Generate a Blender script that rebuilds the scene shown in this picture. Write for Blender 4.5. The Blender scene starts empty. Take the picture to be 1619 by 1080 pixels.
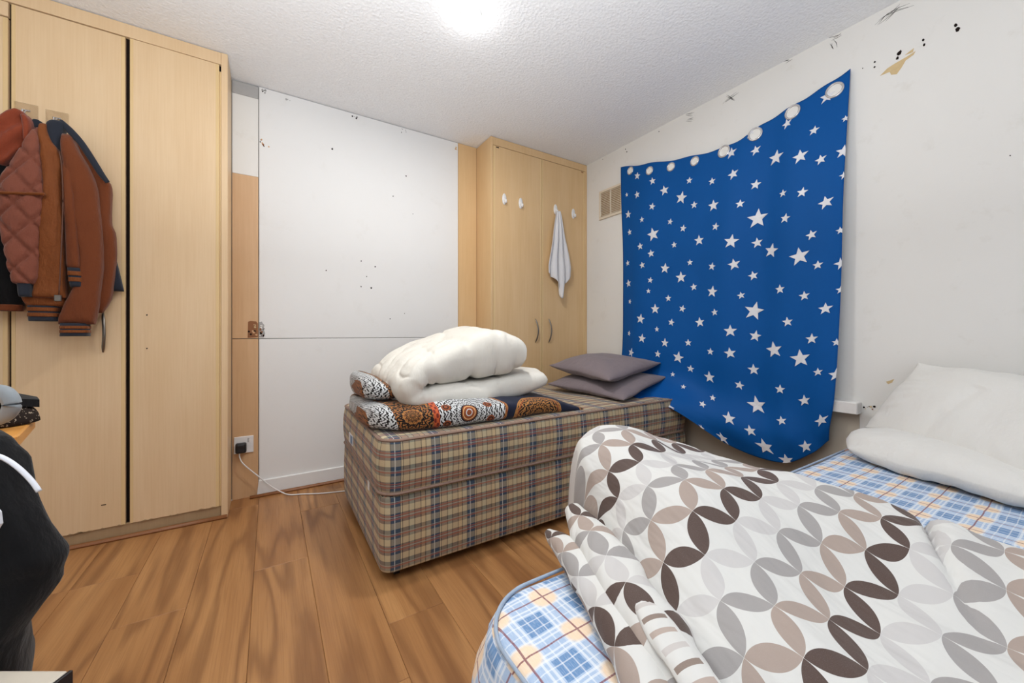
import bpy, bmesh, math, random
import numpy as np
from mathutils import Vector, Matrix
random.seed(7)
S = bpy.context.scene
COL = S.collection

# ------------------------------------------------------------------ camera, light, exposure
cd = bpy.data.cameras.new('camera'); cam = bpy.data.objects.new('camera', cd); COL.objects.link(cam)
cam.location = (0, 0, 0.957)
cam.rotation_euler = (math.radians(90), 0, math.radians(-32.12))
cd.sensor_width = 36.0; cd.lens = 608.4 / 1619 * 36.0; cd.shift_y = -14.6 / 1619; cd.clip_start = 0.02
S.camera = cam
S.view_settings.view_transform = 'Standard'; S.view_settings.look = 'None'
S.view_settings.gamma = 1.0; S.view_settings.use_curve_mapping = False
S.view_settings.exposure = 0.1
W = bpy.data.worlds.new('world'); S.world = W; W.use_nodes = True
W.node_tree.nodes['Background'].inputs[0].default_value = (0.9, 0.93, 1.0, 1)
W.node_tree.nodes['Background'].inputs[1].default_value = 0.5
def area(name, loc, rot, sx, sy, power, color):
    l = bpy.data.lights.new(name, 'AREA'); l.shape = 'RECTANGLE'; l.size = sx; l.size_y = sy
    l.energy = power; l.color = color
    o = bpy.data.objects.new(name, l); COL.objects.link(o); o.location = loc; o.rotation_euler = rot; return o
# weak fill light added behind the viewer, tilted up; no real source there
area('rear_fill', (0.1, -1.15, 1.1), (math.radians(135), 0, 0), 3.2, 1.8, 6, (0.92, 0.96, 1.0))
# unseen upward lamp added to brighten the ceiling and soften the room
area('ceiling_fill', (-.10, .40, 1.40), (math.radians(180), 0, 0), .5, .5, 51, (.93, .97, 1.0))
# the bulb in the ceiling
pl = bpy.data.lights.new('bulb_light', 'AREA'); pl.shape = 'DISK'; pl.size = 0.13; pl.energy = 12.5; pl.color = (1.0, 0.98, 0.95)
po = bpy.data.objects.new('bulb_light', pl); COL.objects.link(po); po.location = (0.771, 1.575, 2.352)
pg_ = bpy.data.lights.new('bulb_glow', 'POINT'); pg_.shadow_soft_size = 0.04; pg_.energy = 0.5
pgo = bpy.data.objects.new('bulb_glow', pg_); COL.objects.link(pgo); pgo.location = (0.771, 1.575, 2.335)

# ------------------------------------------------------------------ node helpers
def lin(r, g, b):
    f = lambda c: (c/255/12.92) if c/255 <= .04045 else ((c/255+.055)/1.055)**2.4
    return (f(r), f(g), f(b), 1.0)
class X:
    """a float socket with arithmetic"""
    def __init__(s, nt, k): s.nt = nt; s.k = k
    def _m(s, op, *a):
        n = s.nt.nodes.new('ShaderNodeMath'); n.operation = op
        for i, v in enumerate((s,)+a):
            if isinstance(v, X): s.nt.links.new(v.k, n.inputs[i])
            else: n.inputs[i].default_value = float(v)
        return X(s.nt, n.outputs[0])
    def __add__(s, o): return s._m('ADD', o)
    __radd__ = __add__
    def __sub__(s, o): return s._m('SUBTRACT', o)
    def __rsub__(s, o): return (s*-1)+o
    def __mul__(s, o): return s._m('MULTIPLY', o)
    __rmul__ = __mul__
    def __truediv__(s, o): return s._m('DIVIDE', o)
    def floor(s): return s._m('FLOOR')
    def frac(s): return s - s.floor()
    def mod(s, o): return s._m('FLOORED_MODULO', o)
    def abs(s): return s._m('ABSOLUTE')
    def sqrt(s): return s._m('SQRT')
    def sin(s): return s._m('SINE')
    def cos(s): return s._m('COSINE')
    def atan2(s, o): return s._m('ARCTAN2', o)
    def lt(s, o): return s._m('LESS_THAN', o)
    def gt(s, o): return s._m('GREATER_THAN', o)
    def mn(s, o): return s._m('MINIMUM', o)
    def mx(s, o): return s._m('MAXIMUM', o)
    def pw(s, o): return s._m('POWER', o)
    def clamp(s): return s.mx(0.0).mn(1.0)
    def step(s, a, b): return ((s-a)/(b-a)).clamp()
    def band(s, a, b): return s.gt(a)*s.lt(b)
class Mat:
    def __init__(s, name, rough=.6, spec=.3, sheen=0):
        s.m = bpy.data.materials.new(name); s.m.use_nodes = True; s.nt = s.m.node_tree
        s.b = s.nt.nodes['Principled BSDF']; s.b.inputs['Roughness'].default_value = rough
        s.b.inputs['Specular IOR Level'].default_value = spec
        if sheen: s.b.inputs['Sheen Weight'].default_value = sheen
    def coord(s, kind='Object'):
        n = s.nt.nodes.new('ShaderNodeTexCoord'); return n.outputs[kind]
    def pos(s): return s.nt.nodes.new('ShaderNodeNewGeometry').outputs['Position']
    def rand(s): return X(s.nt, s.nt.nodes.new('ShaderNodeObjectInfo').outputs['Random'])
    def sep(s, v):
        n = s.nt.nodes.new('ShaderNodeSeparateXYZ'); s.nt.links.new(v, n.inputs[0]); return [X(s.nt, o) for o in n.outputs]
    def comb(s, *a):
        n = s.nt.nodes.new('ShaderNodeCombineXYZ')
        for i, v in enumerate(a):
            if isinstance(v, X): s.nt.links.new(v.k, n.inputs[i])
            else: n.inputs[i].default_value = v
        return n.outputs[0]
    def noise(s, vec, scale=1, detail=3, rough=.5):
        n = s.nt.nodes.new('ShaderNodeTexNoise'); s.nt.links.new(vec, n.inputs['Vector'])
        n.inputs['Scale'].default_value = scale; n.inputs['Detail'].default_value = detail; n.inputs['Roughness'].default_value = rough
        return X(s.nt, n.outputs[0])
    def voro(s, vec, scale=1, feature='F1'):
        n = s.nt.nodes.new('ShaderNodeTexVoronoi'); n.feature = feature; s.nt.links.new(vec, n.inputs['Vector'])
        n.inputs['Scale'].default_value = scale; return X(s.nt, n.outputs['Distance'])
    def mix(s, f, a, b, mode='MIX'):
        n = s.nt.nodes.new('ShaderNodeMix'); n.data_type = 'RGBA'; n.blend_type = mode
        for i, v in ((0, f), (6, a), (7, b)):
            if isinstance(v, X): s.nt.links.new(v.k, n.inputs[i])
            elif isinstance(v, (float, int)): n.inputs[i].default_value = v
            elif isinstance(v, tuple): n.inputs[i].default_value = v
            else: s.nt.links.new(v, n.inputs[i])
        return n.outputs[2]
    def color(s, c):
        if isinstance(c, tuple): s.b.inputs['Base Color'].default_value = c
        else: s.nt.links.new(c, s.b.inputs['Base Color'])
        return s
    def roughness(s, x): s.nt.links.new(x.k, s.b.inputs['Roughness']); return s
    def bump(s, h, strength=.3, dist=.002):
        n = s.nt.nodes.new('ShaderNodeBump'); n.inputs['Strength'].default_value = strength; n.inputs['Distance'].default_value = dist
        s.nt.links.new(h.k, n.inputs['Height']); s.nt.links.new(n.outputs[0], s.b.inputs['Normal']); return s
def plain(name, rgb, rough=.5, spec=.4, metal=0., var=.05, scale=40, sheen=0, bump=0):
    M = Mat(name, rough, spec, sheen); M.b.inputs['Metallic'].default_value = metal
    n = M.noise(M.coord(), scale, 3)
    c = lin(*rgb); d = tuple(v*(1-var*2) for v in c[:3])+(1,)
    M.color(M.mix(n, d, c))
    if bump: M.bump(n, bump, .001)
    return M.m

# ------------------------------------------------------------------ materials
def wall_paint(name, a, b, stain=.25):
    M = Mat(name, .7, .25); p = M.pos()
    n = M.noise(p, 1.3, 4, .6); f = M.noise(p, 9, 5, .65)
    st = f.step(.60, .78)*stain
    c = M.mix(n, lin(*a), lin(*b)); c = M.mix(st, c, lin(196, 188, 174))
    M.color(c); M.bump(M.noise(p, 160, 3), .08, .002); return M.m
M_wall = wall_paint('white_wall_paint', (226, 224, 219), (234, 232, 228))
M_panel = wall_paint('white_panel_paint', (228, 227, 225), (235, 234, 232), .12)
def ceiling_mat():
    M = Mat('textured_ceiling_paint', .85, .15); p = M.pos()
    v = M.voro(p, 70); n = M.noise(p, 95, 4, .6)
    M.color(M.mix(n.step(.3, .75), lin(234, 235, 237), lin(244, 245, 246)))
    M.bump(n*.8 + v*.5, .5, .007); return M.m
M_ceil = ceiling_mat()
def wood(name, a, b, c, bias=0.0):
    M = Mat(name, .42, .35); x, y, z = M.sep(M.coord()); r = M.rand()
    v = M.comb(x*9+r*17, y*9, z*.8+r*9); n = M.noise(v, 1.0, 3, .55)
    fib = M.noise(M.comb(x*140+r*5, y*140, z*3.5), 1, 3, .6)
    ring = ((n*26).sin()*.5+.5)
    bl = M.noise(M.comb(x*3+r*7, y*3, z*2.2), 1, 4, .6)
    col = M.mix(n.step(.3, .7)*.5+bl.step(.3, .7)*.5, lin(*a), lin(*b)); col = M.mix(fib.step(.4, .8)*.32+ring*.10, col, lin(*c))
    M.color(col); M.bump(fib, .05, .001); return M.m
M_beech = wood('pale_beech_veneer', (228, 200, 162), (222, 191, 150), (208, 172, 128))
M_beech2 = wood('honey_beech_veneer', (224, 191, 146), (216, 180, 132), (202, 162, 112))
M_edge = wood('beech_edging', (220, 190, 140), (226, 196, 146), (206, 170, 116))
M_strip = wood('pinkish_timber', (216, 180, 140), (206, 166, 124), (190, 146, 104))
M_plinth = wood('dull_plinth', (176, 150, 116), (166, 138, 104), (150, 122, 90))
M_bead = wood('brown_beading', (150, 100, 62), (138, 88, 52), (112, 70, 40))
def floor_mat():
    M = Mat('walnut_laminate', .33, .4); x, y, z = M.sep(M.coord()); r = M.rand()
    n = M.noise(M.comb(x*5.5+r*37, y*.62+r*53, r*11), 1.0, 2, .45)
    fib0 = M.noise(M.comb(x*40, y*4+r*9, r*3), 1, 2, .6)
    ring = (n*46+fib0*2.2).sin()*.5+.5
    n2 = M.noise(M.comb(x*12+r*7, y*1.2, r*5), 1.0, 3)
    fib = M.noise(M.comb(x*240, y*5+r*9, r*3), 1, 3, .6)
    c = M.mix(n2.step(.25, .75), lin(160, 111, 66), lin(200, 150, 97))
    c = M.mix(r.step(0, 1)*.35, c, lin(150, 100, 60))
    c = M.mix((ring.pw(2.2))*.55, c, lin(112, 70, 40))
    c = M.mix(fib.step(.45, .8)*.4, c, lin(124, 80, 46))
    M.color(c); M.roughness(fib*.12+.3); return M.m
M_floor = floor_mat()
def uvm(M): return M.sep(M.coord('UV'))[:2]
def weave(M, u, v, s=1):
    return ((u*(2200*s)).sin()*(v*(2200*s)).sin())
def plaid_tan():
    M = Mat('tan_blue_plaid', .8, .15, .15); u, v = uvm(M)
    px, py = .159, .120
    a = ((u+.0935)/px).frac(); b = ((v+.035)/py).frac()
    cream, brown, sage, blue, brick, grey = lin(222, 202, 160), lin(134, 112, 98), lin(140, 144, 130), lin(60, 82, 104), lin(172, 96, 74), lin(164, 152, 130)
    warp = M.mix(a.band(.30, .46), lin(150, 144, 128), brown)
    warp = M.mix(a.band(.46, .60), warp, sage); warp = M.mix(a.band(.60, .76), warp, brown); warp = M.mix(a.band(.76, .88), warp, lin(168, 140, 108))
    warp = M.mix(a.band(.02, .25), warp, blue); warp = M.mix(a.band(.11, .125), warp, lin(188, 192, 190))
    for e in (.30, .46, .60, .76, .88): warp = M.mix(((a-e).abs()).lt(.012), warp, lin(74, 66, 62))
    cr_ = (b.band(.0, .20)+b.band(.5, .70)).clamp()
    weft = M.mix(cr_, grey, cream)
    weft = M.mix(b.band(.20, .5), weft, lin(140, 120, 106)); weft = M.mix(b.band(.86, 1.0), weft, lin(126, 122, 108))
    sp = M.noise(M.comb(u*900, v*900, 0.0), 1, 2)
    mixf = M.mix(.45, warp, weft)
    mixf = M.mix(cr_*(sp.gt(.5)*.35+.15), mixf, cream)
    bl_ = a.band(.02, .25)
    mixf = M.mix(bl_*(.80-cr_*.34), mixf, M.mix(a.band(.10, .125), lin(50, 72, 96), lin(176, 182, 182)))
    for e in (.02, .25, .30, .46, .60, .76, .88): mixf = M.mix(((a-e).abs()).lt(.010)*.55, mixf, lin(70, 62, 60))
    mixf = M.mix((b.band(.29, .335)+b.band(.41, .445)+b.band(.79, .835)).clamp()*.6, mixf, brick)
    mixf = M.mix(((b-.37).abs().lt(.012)+(b-.86).abs().lt(.01)).clamp()*.5, mixf, lin(196, 186, 168))
    mixf = M.mix((sp-.5)*.5+.04, mixf, lin(60, 54, 50))
    M.color(mixf); M.bump(sp, .15, .001); return M.m
M_plaid = plaid_tan()
def plaid_blue():
    M = Mat('blue_peach_plaid_sheet', .75, .15, .1); u, v = uvm(M)
    P = .107
    n = M.noise(M.comb(u*7, v*7, 0.0), 1, 2)*.012
    a = ((u+n-.011)/P).frac(); b = ((v-n-.014)/.0935).frac()
    lb, mb, db, w = lin(188, 204, 226), lin(150, 178, 210), lin(104, 142, 186), lin(236, 238, 240)
    ca, cb = (a-.5).abs(), (b-.5).abs()
    A = ca.lt(.22); B = cb.lt(.22)
    c = M.mix(A*.55, lb, mb); c = M.mix(B*.55, c, mb); c = M.mix(A*B, c, db)
    for t in (.27, .36): c = M.mix((ca-t).abs().lt(.020)*.6, c, w); c = M.mix((cb-t).abs().lt(.020)*.6, c, w)
    for t in (.10,): c = M.mix((ca-t).abs().lt(.012)*.5, c, w); c = M.mix((cb-t).abs().lt(.012)*.5, c, w)
    ea, eb = .5-ca, .5-cb
    rr = (ea.pw(3.0)+eb.pw(3.0)).pw(.333)
    c = M.mix(rr.step(.27, .20)*.92, c, lin(240, 212, 178))
    c = M.mix(((ea.lt(.016)+eb.lt(.016)).clamp())*.85, c, lin(128, 62, 72))
    sp = M.noise(M.comb(u*700, v*90, 0.0), 1, 2); c = M.mix((sp-.45).clamp()*.9, c, lin(236, 240, 244))
    M.color(c); return M.m
M_sheet = plaid_blue()
def leaf_mat(name, sc=1.0, hem=False):
    """overlapping-circle petals: one petal on every edge of a square grid, coloured by stair"""
    M = Mat(name, .62, .2, .1); u, v = uvm(M)
    if sc != 1: u, v = u*sc, v*sc
    fi, fj = (u+.5).floor(), (v+.5).floor()
    # petal on the H edge nearest: cell column floor(u), row round(v)
    def lens(du, dv):   # du in -.5...5 along, dv across
        r = (du*du + (dv.abs()+.47)*(dv.abs()+.47)).sqrt()
        return r.lt(.6835)
    hi = u.floor(); H = lens(u-hi-.5, v-fj)
    vj = v.floor(); V = lens(v-vj-.5, u-fi)
    cH = (hi-fj).mod(4.0); cV = (fi-1.0-vj).mod(4.0)
    cols = [lin(86, 70, 64), lin(197, 194, 192), lin(158, 154, 152), lin(166, 150, 140)]
    def pick(c):
        k = cols[0]
        for q in (1, 2, 3): k = M.mix((c-q).abs().lt(.5), k, cols[q])
        return k
    base = lin(213, 212, 208)
    c = M.mix(H, base, pick(cH)); c = M.mix(V, c, pick(cV))
    if hem:
        t = (v*3.2).frac(); k = ((v*3.2).floor()).mod(3.0)
        blk = M.mix(k.lt(.5), M.mix(k.lt(1.5), lin(196, 190, 186), lin(178, 162, 152)), lin(140, 124, 114))
        c = M.mix(t.band(.28, .62)*u.band(1.25, 1.75), base, blk)
    w = M.noise(M.comb(u*60, v*60, 0.0), 1, 2)
    g = M.noise(M.comb(u*.9+v*.5, v*.42, 0.0), 1, 3, .5); M.bump(g, .5, .03)
    c = M.mix((w-.5).clamp()*.25, c, lin(206, 200, 196))
    M.color(c); return M.m
M_leaf = leaf_mat('petal_print_cotton')
M_leafhem = leaf_mat('ladder_print_cotton', 1.0, True)
def mandala():
    M = Mat('mandala_print_cotton', .7, .15, .1); u, v = uvm(M)
    def orn(cx, cy, R, n, k):
        dx, dy = u-cx, v-cy; r = (dx*dx+dy*dy).sqrt(); th = dy.atan2(dx)
        ct = (th*n).cos(); rk = r*(k*1.9)
        f = (rk+ct*2.2).sin()*((th*n)-rk*.3).cos() + (rk*1.7).sin()*((th*(2*n)).cos())*.5
        return r, f + (M.noise(M.comb(u*150, v*150, 0.0), 1, 2)-.5)*.9
    navy = lin(26, 30, 48); blk = lin(34, 28, 28); och = lin(176, 122, 66); rus = lin(146, 78, 46); wh = lin(210, 212, 212)
    wv = M.noise(M.comb(u*500, v*500, 0.0), 1, 1)
    c = M.mix((wv-.4).clamp(), navy, lin(48, 58, 86))
    # white medallion right of the rust strip
    r, f = orn(.735, .05, .17, 16, 190); on = u.gt(.600)
    c = M.mix(r.lt(.200)*on, c, M.mix(f.gt(0.0), rus, och))
    c = M.mix(r.lt(.186)*on, c, M.mix(f.gt(-.12), blk, wh))
    for (dx, dy) in ((.10, .035), (-.10, .035), (.11, -.04), (-.10, -.045)):
        rr = ((u-.735-dx)*(u-.735-dx)+(v-.05-dy)*(v-.05-dy)).sqrt(); c = M.mix(rr.lt(.020), c, M.mix(rr.band(.008, .013), rus, blk))
    c = M.mix(r.lt(.036), c, rus); c = M.mix(r.band(.012, .016), c, wh); c = M.mix(r.band(.027, .031), c, lin(228, 180, 120)); c = M.mix(r.band(.036, .042), c, blk)
    # half disc on the right
    r2, f2 = orn(1.115, -.01, .12, 14, 170)
    c = M.mix(r2.lt(.140), c, och); c = M.mix(r2.lt(.133)*(f2.gt(-.1)), c, blk); c = M.mix(r2.band(.118, .124), c, rus)
    c = M.mix(u.gt(1.385), c, M.mix(f2.gt(0.0), blk, och))
    # ochre field on the left with white ornate wedge
    r3, f3 = orn(.49, .06, .2, 12, 150)
    ofield = M.mix(f3.gt(.12), blk, M.mix(f3.gt(.75), och, rus))
    c = M.mix(u.lt(.580), c, ofield)
    r4, f4 = orn(.30, .05, .2, 18, 210); wd = u + v*.18
    c = M.mix(wd.band(.35, .435), c, M.mix(f4.gt(-.15), blk, wh))
    c = M.mix(wd.lt(.35), c, M.mix(f4.gt(-.2), lin(60, 38, 24), lin(150, 92, 44)))
    c = M.mix(u.band(.575, .602), c, M.mix(((v*160).sin()*(u*300).sin()).gt(.1), lin(196, 92, 52), lin(120, 46, 36)))
    M.color(c); return M.m
M_mand = mandala()
def cloth(name, rgb, rough=.8, sheen=.15, w=.06, bump=.12, scale=500, fold=0):
    M = Mat(name, rough, .15, sheen); p = M.coord()
    n = M.noise(p, scale, 2); l = M.noise(p, 6, 3)
    c = lin(*rgb); d = tuple(v*(1-w*2) for v in c[:3])+(1,)
    M.color(M.mix(n*.6+l*.4, d, c))
    if fold:
        x, y, z = M.sep(p); g = M.noise(M.comb(x*34, y*34, z*13), 1, 4, .55); M.bump(g+n*.04, fold, .02)
    else: M.bump(n, bump, .001)
    return M.m
M_white = cloth('white_cotton', (226, 222, 212), .75, .1, .02, .05, 500, .22)
M_pill = cloth('white_pillowcase', (226, 224, 219), .8, .1, .03, .05, 500, .25)
M_grey = cloth('mauve_grey_cotton', (128, 116, 119), .8, .2, .05, .1, 500, .2)
M_towel = cloth('pale_grey_towelling', (224, 222, 222), .95, .2, .05, .5, 700)
M_curt = cloth('royal_blue_polyester', (3, 82, 154), .6, .0, .05, .05)
M_star = plain('silver_white_print', (226, 226, 230), .35, .5)
M_rust = cloth('rust_wool', (120, 64, 36), .9, .15, .14, .2, 260, .35)
M_rust2 = cloth('rust_nylon', (134, 74, 34), .6, .1, .16, .1, 200, .55)
M_quilt = cloth('terracotta_quilting', (136, 78, 60), .75, .2, .12, .1, 200, .45)
M_hood = cloth('rust_red_jersey', (142, 66, 42), .85, .2, .1, .1, 300, .4)
M_navy = cloth('navy_rib_knit', (44, 48, 58), .9, .2, .1, .3)
M_black = cloth('black_jersey', (17, 17, 19), .85, .15, .1, .1, 500, .3)
M_whitecl = cloth('white_trim_cloth', (226, 228, 234), .7, .1, .03)
M_plast = plain('white_plastic', (234, 232, 230), .35, .5)
M_cream = plain('cream_plastic', (228, 216, 196), .5, .4)
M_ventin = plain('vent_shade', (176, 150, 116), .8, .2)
M_blackpl = plain('black_plastic', (30, 30, 34), .45, .5)
M_metal = plain('brushed_nickel', (128, 122, 114), .35, .5, .85)
M_ring = plain('eyelet_chrome', (206, 204, 204), .25, .6, .6)
M_dark = plain('dark_recess', (36, 28, 24), .9, .1)
M_plaster = plain('bare_plaster', (222, 196, 150), .9, .1, 0, .12, 60)
M_greypl = plain('grey_primer', (178, 176, 174), .8, .2)
M_pipe = cloth('plaid_piping', (162, 134, 118), .8, .1, .25, .2, 60)
M_pipe2 = cloth('blue_piping', (176, 192, 212), .8, .1, .2, .2, 60)
M_table = wood('orange_pine', (222, 160, 84), (206, 140, 66), (190, 124, 54))
M_pale = plain('pale_painted_wood', (206, 196, 180), .5, .3)
M_capgr = cloth('grey_cap_felt', (150, 156, 160), .9, .2, .06)
def spot_mat():
    M = Mat('speckled_cap_cloth', .9, .1); v = M.noise(M.coord(), 190, 2)
    M.color(M.mix(v.gt(.62), lin(46, 38, 34), lin(170, 156, 136))); return M.m
M_spot = spot_mat()
def emis(name, col, s):
    M = Mat(name); M.b.inputs['Emission Color'].default_value = col; M.b.inputs['Emission Strength'].default_value = s; M.color((.9, .9, .9, 1)); return M.m
M_bulb = emis('lit_bulb_diffuser', (1, .97, .92, 1), 9.0)
def clear():
    M = Mat('clear_film', .12, .5); M.b.inputs['Transmission Weight'].default_value = 1; M.b.inputs['IOR'].default_value = 1.12
    M.color((.95, .93, .9, 1)); return M.m
M_clear = clear()

# ------------------------------------------------------------------ mesh helpers (all coordinates are world metres)
def wloc(o):
    v = Vector((0, 0, 0))
    while o is not None: v = v + o.location; o = o.parent
    return v
def tag(o, label=None, cat=None, group=None, kind=None):
    if label: o['label'] = label
    if cat: o['category'] = cat
    if group: o['group'] = group
    if kind: o['kind'] = kind
    return o
def thing(name, loc, label, cat, group=None):
    o = bpy.data.objects.new(name, None); o.empty_display_size = .05; COL.objects.link(o); o.location = loc
    return tag(o, label, cat, group)
def mk(name, verts, faces, mat, parent=None, uv=None, loopuv=None, smooth=True):
    me = bpy.data.meshes.new(name); V = np.asarray(verts, float)
    if parent is not None: org = np.array(wloc(parent)); loc = (0, 0, 0)
    else:
        org = np.array([(V[:, 0].min()+V[:, 0].max())/2, (V[:, 1].min()+V[:, 1].max())/2, V[:, 2].min()]); loc = tuple(org)
    me.from_pydata((V-org).tolist(), [], [tuple(int(i) for i in f) for f in faces])
    if uv is not None or loopuv is not None:
        L = me.uv_layers.new(name='UVMap')
        if loopuv is not None: L.data.foreach_set('uv', np.asarray(loopuv, float).ravel())
        else:
            ix = np.empty(len(me.loops), int); me.loops.foreach_get('vertex_index', ix)
            L.data.foreach_set('uv', np.asarray(uv, float)[ix].ravel())
    me.materials.append(mat)
    if smooth: me.polygons.foreach_set('use_smooth', [True]*len(me.polygons))
    bm = bmesh.new(); bm.from_mesh(me); bmesh.ops.recalc_face_normals(bm, faces=bm.faces[:]); bm.to_mesh(me); bm.free()
    me.update()
    o = bpy.data.objects.new(name, me); COL.objects.link(o); o.location = loc
    if parent is not None: o.parent = parent
    return o
def box(name, x0, x1, y0, y1, z0, z1, mat, parent=None, bev=.002, seg=1):
    bm = bmesh.new(); bmesh.ops.create_cube(bm, size=1)
    for v in bm.verts: v.co = ((x0+x1)/2+v.co.x*(x1-x0), (y0+y1)/2+v.co.y*(y1-y0), (z0+z1)/2+v.co.z*(z1-z0))
    if bev: bmesh.ops.bevel(bm, geom=bm.edges[:], offset=bev, segments=seg, affect='EDGES', profile=.5)
    bm.verts.index_update()
    V = [v.co[:] for v in bm.verts]; F = [[v.index for v in f.verts] for f in bm.faces]; bm.free()
    return mk(name, V, F, mat, parent, smooth=False)
def cr(P, n):
    """Catmull-Rom through the rows of P, n samples"""
    P = np.asarray(P, float); m = len(P); t = np.linspace(0, m-1, n); i = np.clip(t.astype(int), 0, m-2); f = (t-i).reshape((-1,)+(1,)*(P.ndim-1))
    p1, p2 = P[i], P[i+1]; p0 = np.where(((i-1) < 0).reshape(f.shape), 2*p1-p2, P[np.maximum(i-1, 0)]); p3 = np.where(((i+2) > m-1).reshape(f.shape), 2*p2-p1, P[np.minimum(i+2, m-1)])
    return .5*((2*p1)+(-p0+p2)*f+(2*p0-5*p1+4*p2-p3)*f**2+(-p0+3*p1-3*p2+p3)*f**3)
_rng = np.random.RandomState(3); _tab = _rng.rand(32, 32, 32)*2-1
def vn(p, s=1.0):
    """value noise, p (...,3)"""
    p = np.asarray(p, float)*s; i = np.floor(p).astype(int); f = p-i; f = f*f*(3-2*f); out = 0
    for a in (0, 1):
        for b in (0, 1):
            for c in (0, 1):
                w = (f[..., 0] if a else 1-f[..., 0])*(f[..., 1] if b else 1-f[..., 1])*(f[..., 2] if c else 1-f[..., 2])
                out = out + w*_tab[(i[..., 0]+a) % 32, (i[..., 1]+b) % 32, (i[..., 2]+c) % 32]
    return out
def gridf(nu, nv, off=0, flip=False, wrapu=False):
    F = []
    for i in range(nu if wrapu else nu-1):
        for j in range(nv-1):
            a, b = off+i*nv+j, off+((i+1) % nu)*nv+j
            q = (a, b, b+1, a+1); F.append(q[::-1] if flip else q)
    return F
def gnorm(C):
    du = np.gradient(C, axis=0); dv = np.gradient(C, axis=1); n = np.cross(du, dv)
    return n/(np.linalg.norm(n, axis=2, keepdims=True)+1e-9)
def sheet(name, C, T, mat, parent=None, uv=None):
    """closed two-sided cloth around the centre surface C (nu,nv,3) with thickness T"""
    nu, nv = C.shape[:2]; N = gnorm(C); T = np.broadcast_to(T, (nu, nv))[..., None]
    A = C+N*T/2; B = C-N*T/2
    V = np.concatenate([A.reshape(-1, 3), B.reshape(-1, 3)]); o = nu*nv
    F = gridf(nu, nv)+gridf(nu, nv, o, True)
    rim = [(i, 0) for i in range(nu)]+[(nu-1, j) for j in range(1, nv)]+[(i, nv-1) for i in range(nu-2, -1, -1)]+[(0, j) for j in range(nv-2, 0, -1)]
    for k in range(len(rim)):
        a = rim[k][0]*nv+rim[k][1]; q = rim[(k+1) % len(rim)]; b = q[0]*nv+q[1]; F.append((b, a, a+o, b+o))
    if uv is None:
        s = np.zeros((nu, nv)); s[1:] = np.cumsum(np.linalg.norm(np.diff(C, axis=0), axis=2), 0); t = np.zeros((nu, nv)); t[:, 1:] = np.cumsum(np.linalg.norm(np.diff(C, axis=1), axis=2), 1)
        uv = np.stack([s, t], -1)
    UV = np.concatenate([uv.reshape(-1, 2)]*2)
    return mk(name, V, F, mat, parent, uv=UV)
def tube(name, pts, r, mat, parent=None, n=None, seg=8, flat=1.0, up=(0, 0, 1), uvs=1.0, close=True, wob=0, uo=(0, 0)):
    """swept tube along pts; r a number or one per point; flat scales the second axis"""
    P = np.asarray(pts, float); n = n or max(8, len(P)*6)
    R = cr(np.broadcast_to(np.asarray(r, float), (len(P),)) if np.ndim(r) == 0 else np.asarray(r, float), n); Q = cr(P, n)
    T = np.gradient(Q, axis=0); T /= np.linalg.norm(T, axis=1, keepdims=True)+1e-9
    u0 = np.asarray(up, float); V = []; UV = []
    L = np.concatenate([[0], np.cumsum(np.linalg.norm(np.diff(Q, axis=0), axis=1))])
    for k in range(n):
        s = np.cross(T[k], u0); ln = np.linalg.norm(s); s = s/ln if ln > 1e-6 else np.array([1., 0, 0]); w = np.cross(s, T[k])
        for m in range(seg+1):
            a = 2*math.pi*m/seg
            V.append(Q[k]+s*math.cos(a)*R[k]+w*math.sin(a)*R[k]*flat); UV.append((a/(2*math.pi)*2*math.pi*R.mean()*uvs+uo[0], L[k]*uvs+uo[1]))
    V = np.array(V)
    if wob:
        d = V-np.repeat(Q, seg+1, 0); V = V + d*wob*(vn(V, 14)+.6*vn(V, 31))[:, None]
        V.reshape(n, seg+1, 3)[:, -1] = V.reshape(n, seg+1, 3)[:, 0]
    F = gridf(n, seg+1)
    if close:
        a = len(V); V = np.concatenate([V, [Q[0], Q[-1]]]); UV += [(0, 0), (0, L[-1]*uvs)]
        for m in range(seg): F.append((a, m+1, m)); b = (n-1)*(seg+1); F.append((a+1, b+m, b+m+1))
    return mk(name, V, F, mat, parent, uv=UV)
def vloft(name, rows, yc, b, mat, parent=None, n=36, seg=28, wr=.0, wf=9, fn=None, axis=(1, 0), ends=.35, yrow=None):
    """garment piece: rows of (z, xl, xr) joined by flattened cross-sections of half depth b around depth yc"""
    R = cr(rows, n); Y = cr(yrow, n) if yrow is not None else np.full(n, yc); V = []; UV = []; ax = np.array([axis[0], axis[1], 0]); dp = np.array([-axis[1], axis[0], 0])
    for k in range(n):
        z, xl, xr = R[k]; c, a = (xl+xr)/2, abs(xr-xl)/2; t = 2*k/(n-1)-1; e = ends+(1-ends)*max(0, 1-abs(t)**10)
        for m in range(seg):
            th = 2*math.pi*m/seg; cx, sy = math.cos(th), math.sin(th)
            sx = math.copysign(abs(cx)**.8, cx); sd = math.copysign(abs(sy)**.5, sy)
            V.append(ax*(c+a*sx)+dp*(Y[k]-b*e*sd)+np.array([0, 0, z])); UV.append((c+a*sx, z))
    V = np.array(V)
    if wr:
        q = V*np.array([1, 1, .35]); V = V + dp*((vn(q, wf)+.6*vn(q, wf*2.3)+.35*vn(V+4, wf*5))*wr)[:, None]
    if fn is not None: V = fn(V, np.array(UV))
    F = []
    for k in range(n-1):
        for m in range(seg): a, c = k*seg+m, k*seg+(m+1) % seg; F.append((a, c, c+seg, a+seg))
    F.append(tuple(range(seg))); F.append(tuple((n-1)*seg+m for m in range(seg-1, -1, -1)))
    return mk(name, V, F, mat, parent, uv=UV)
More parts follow.
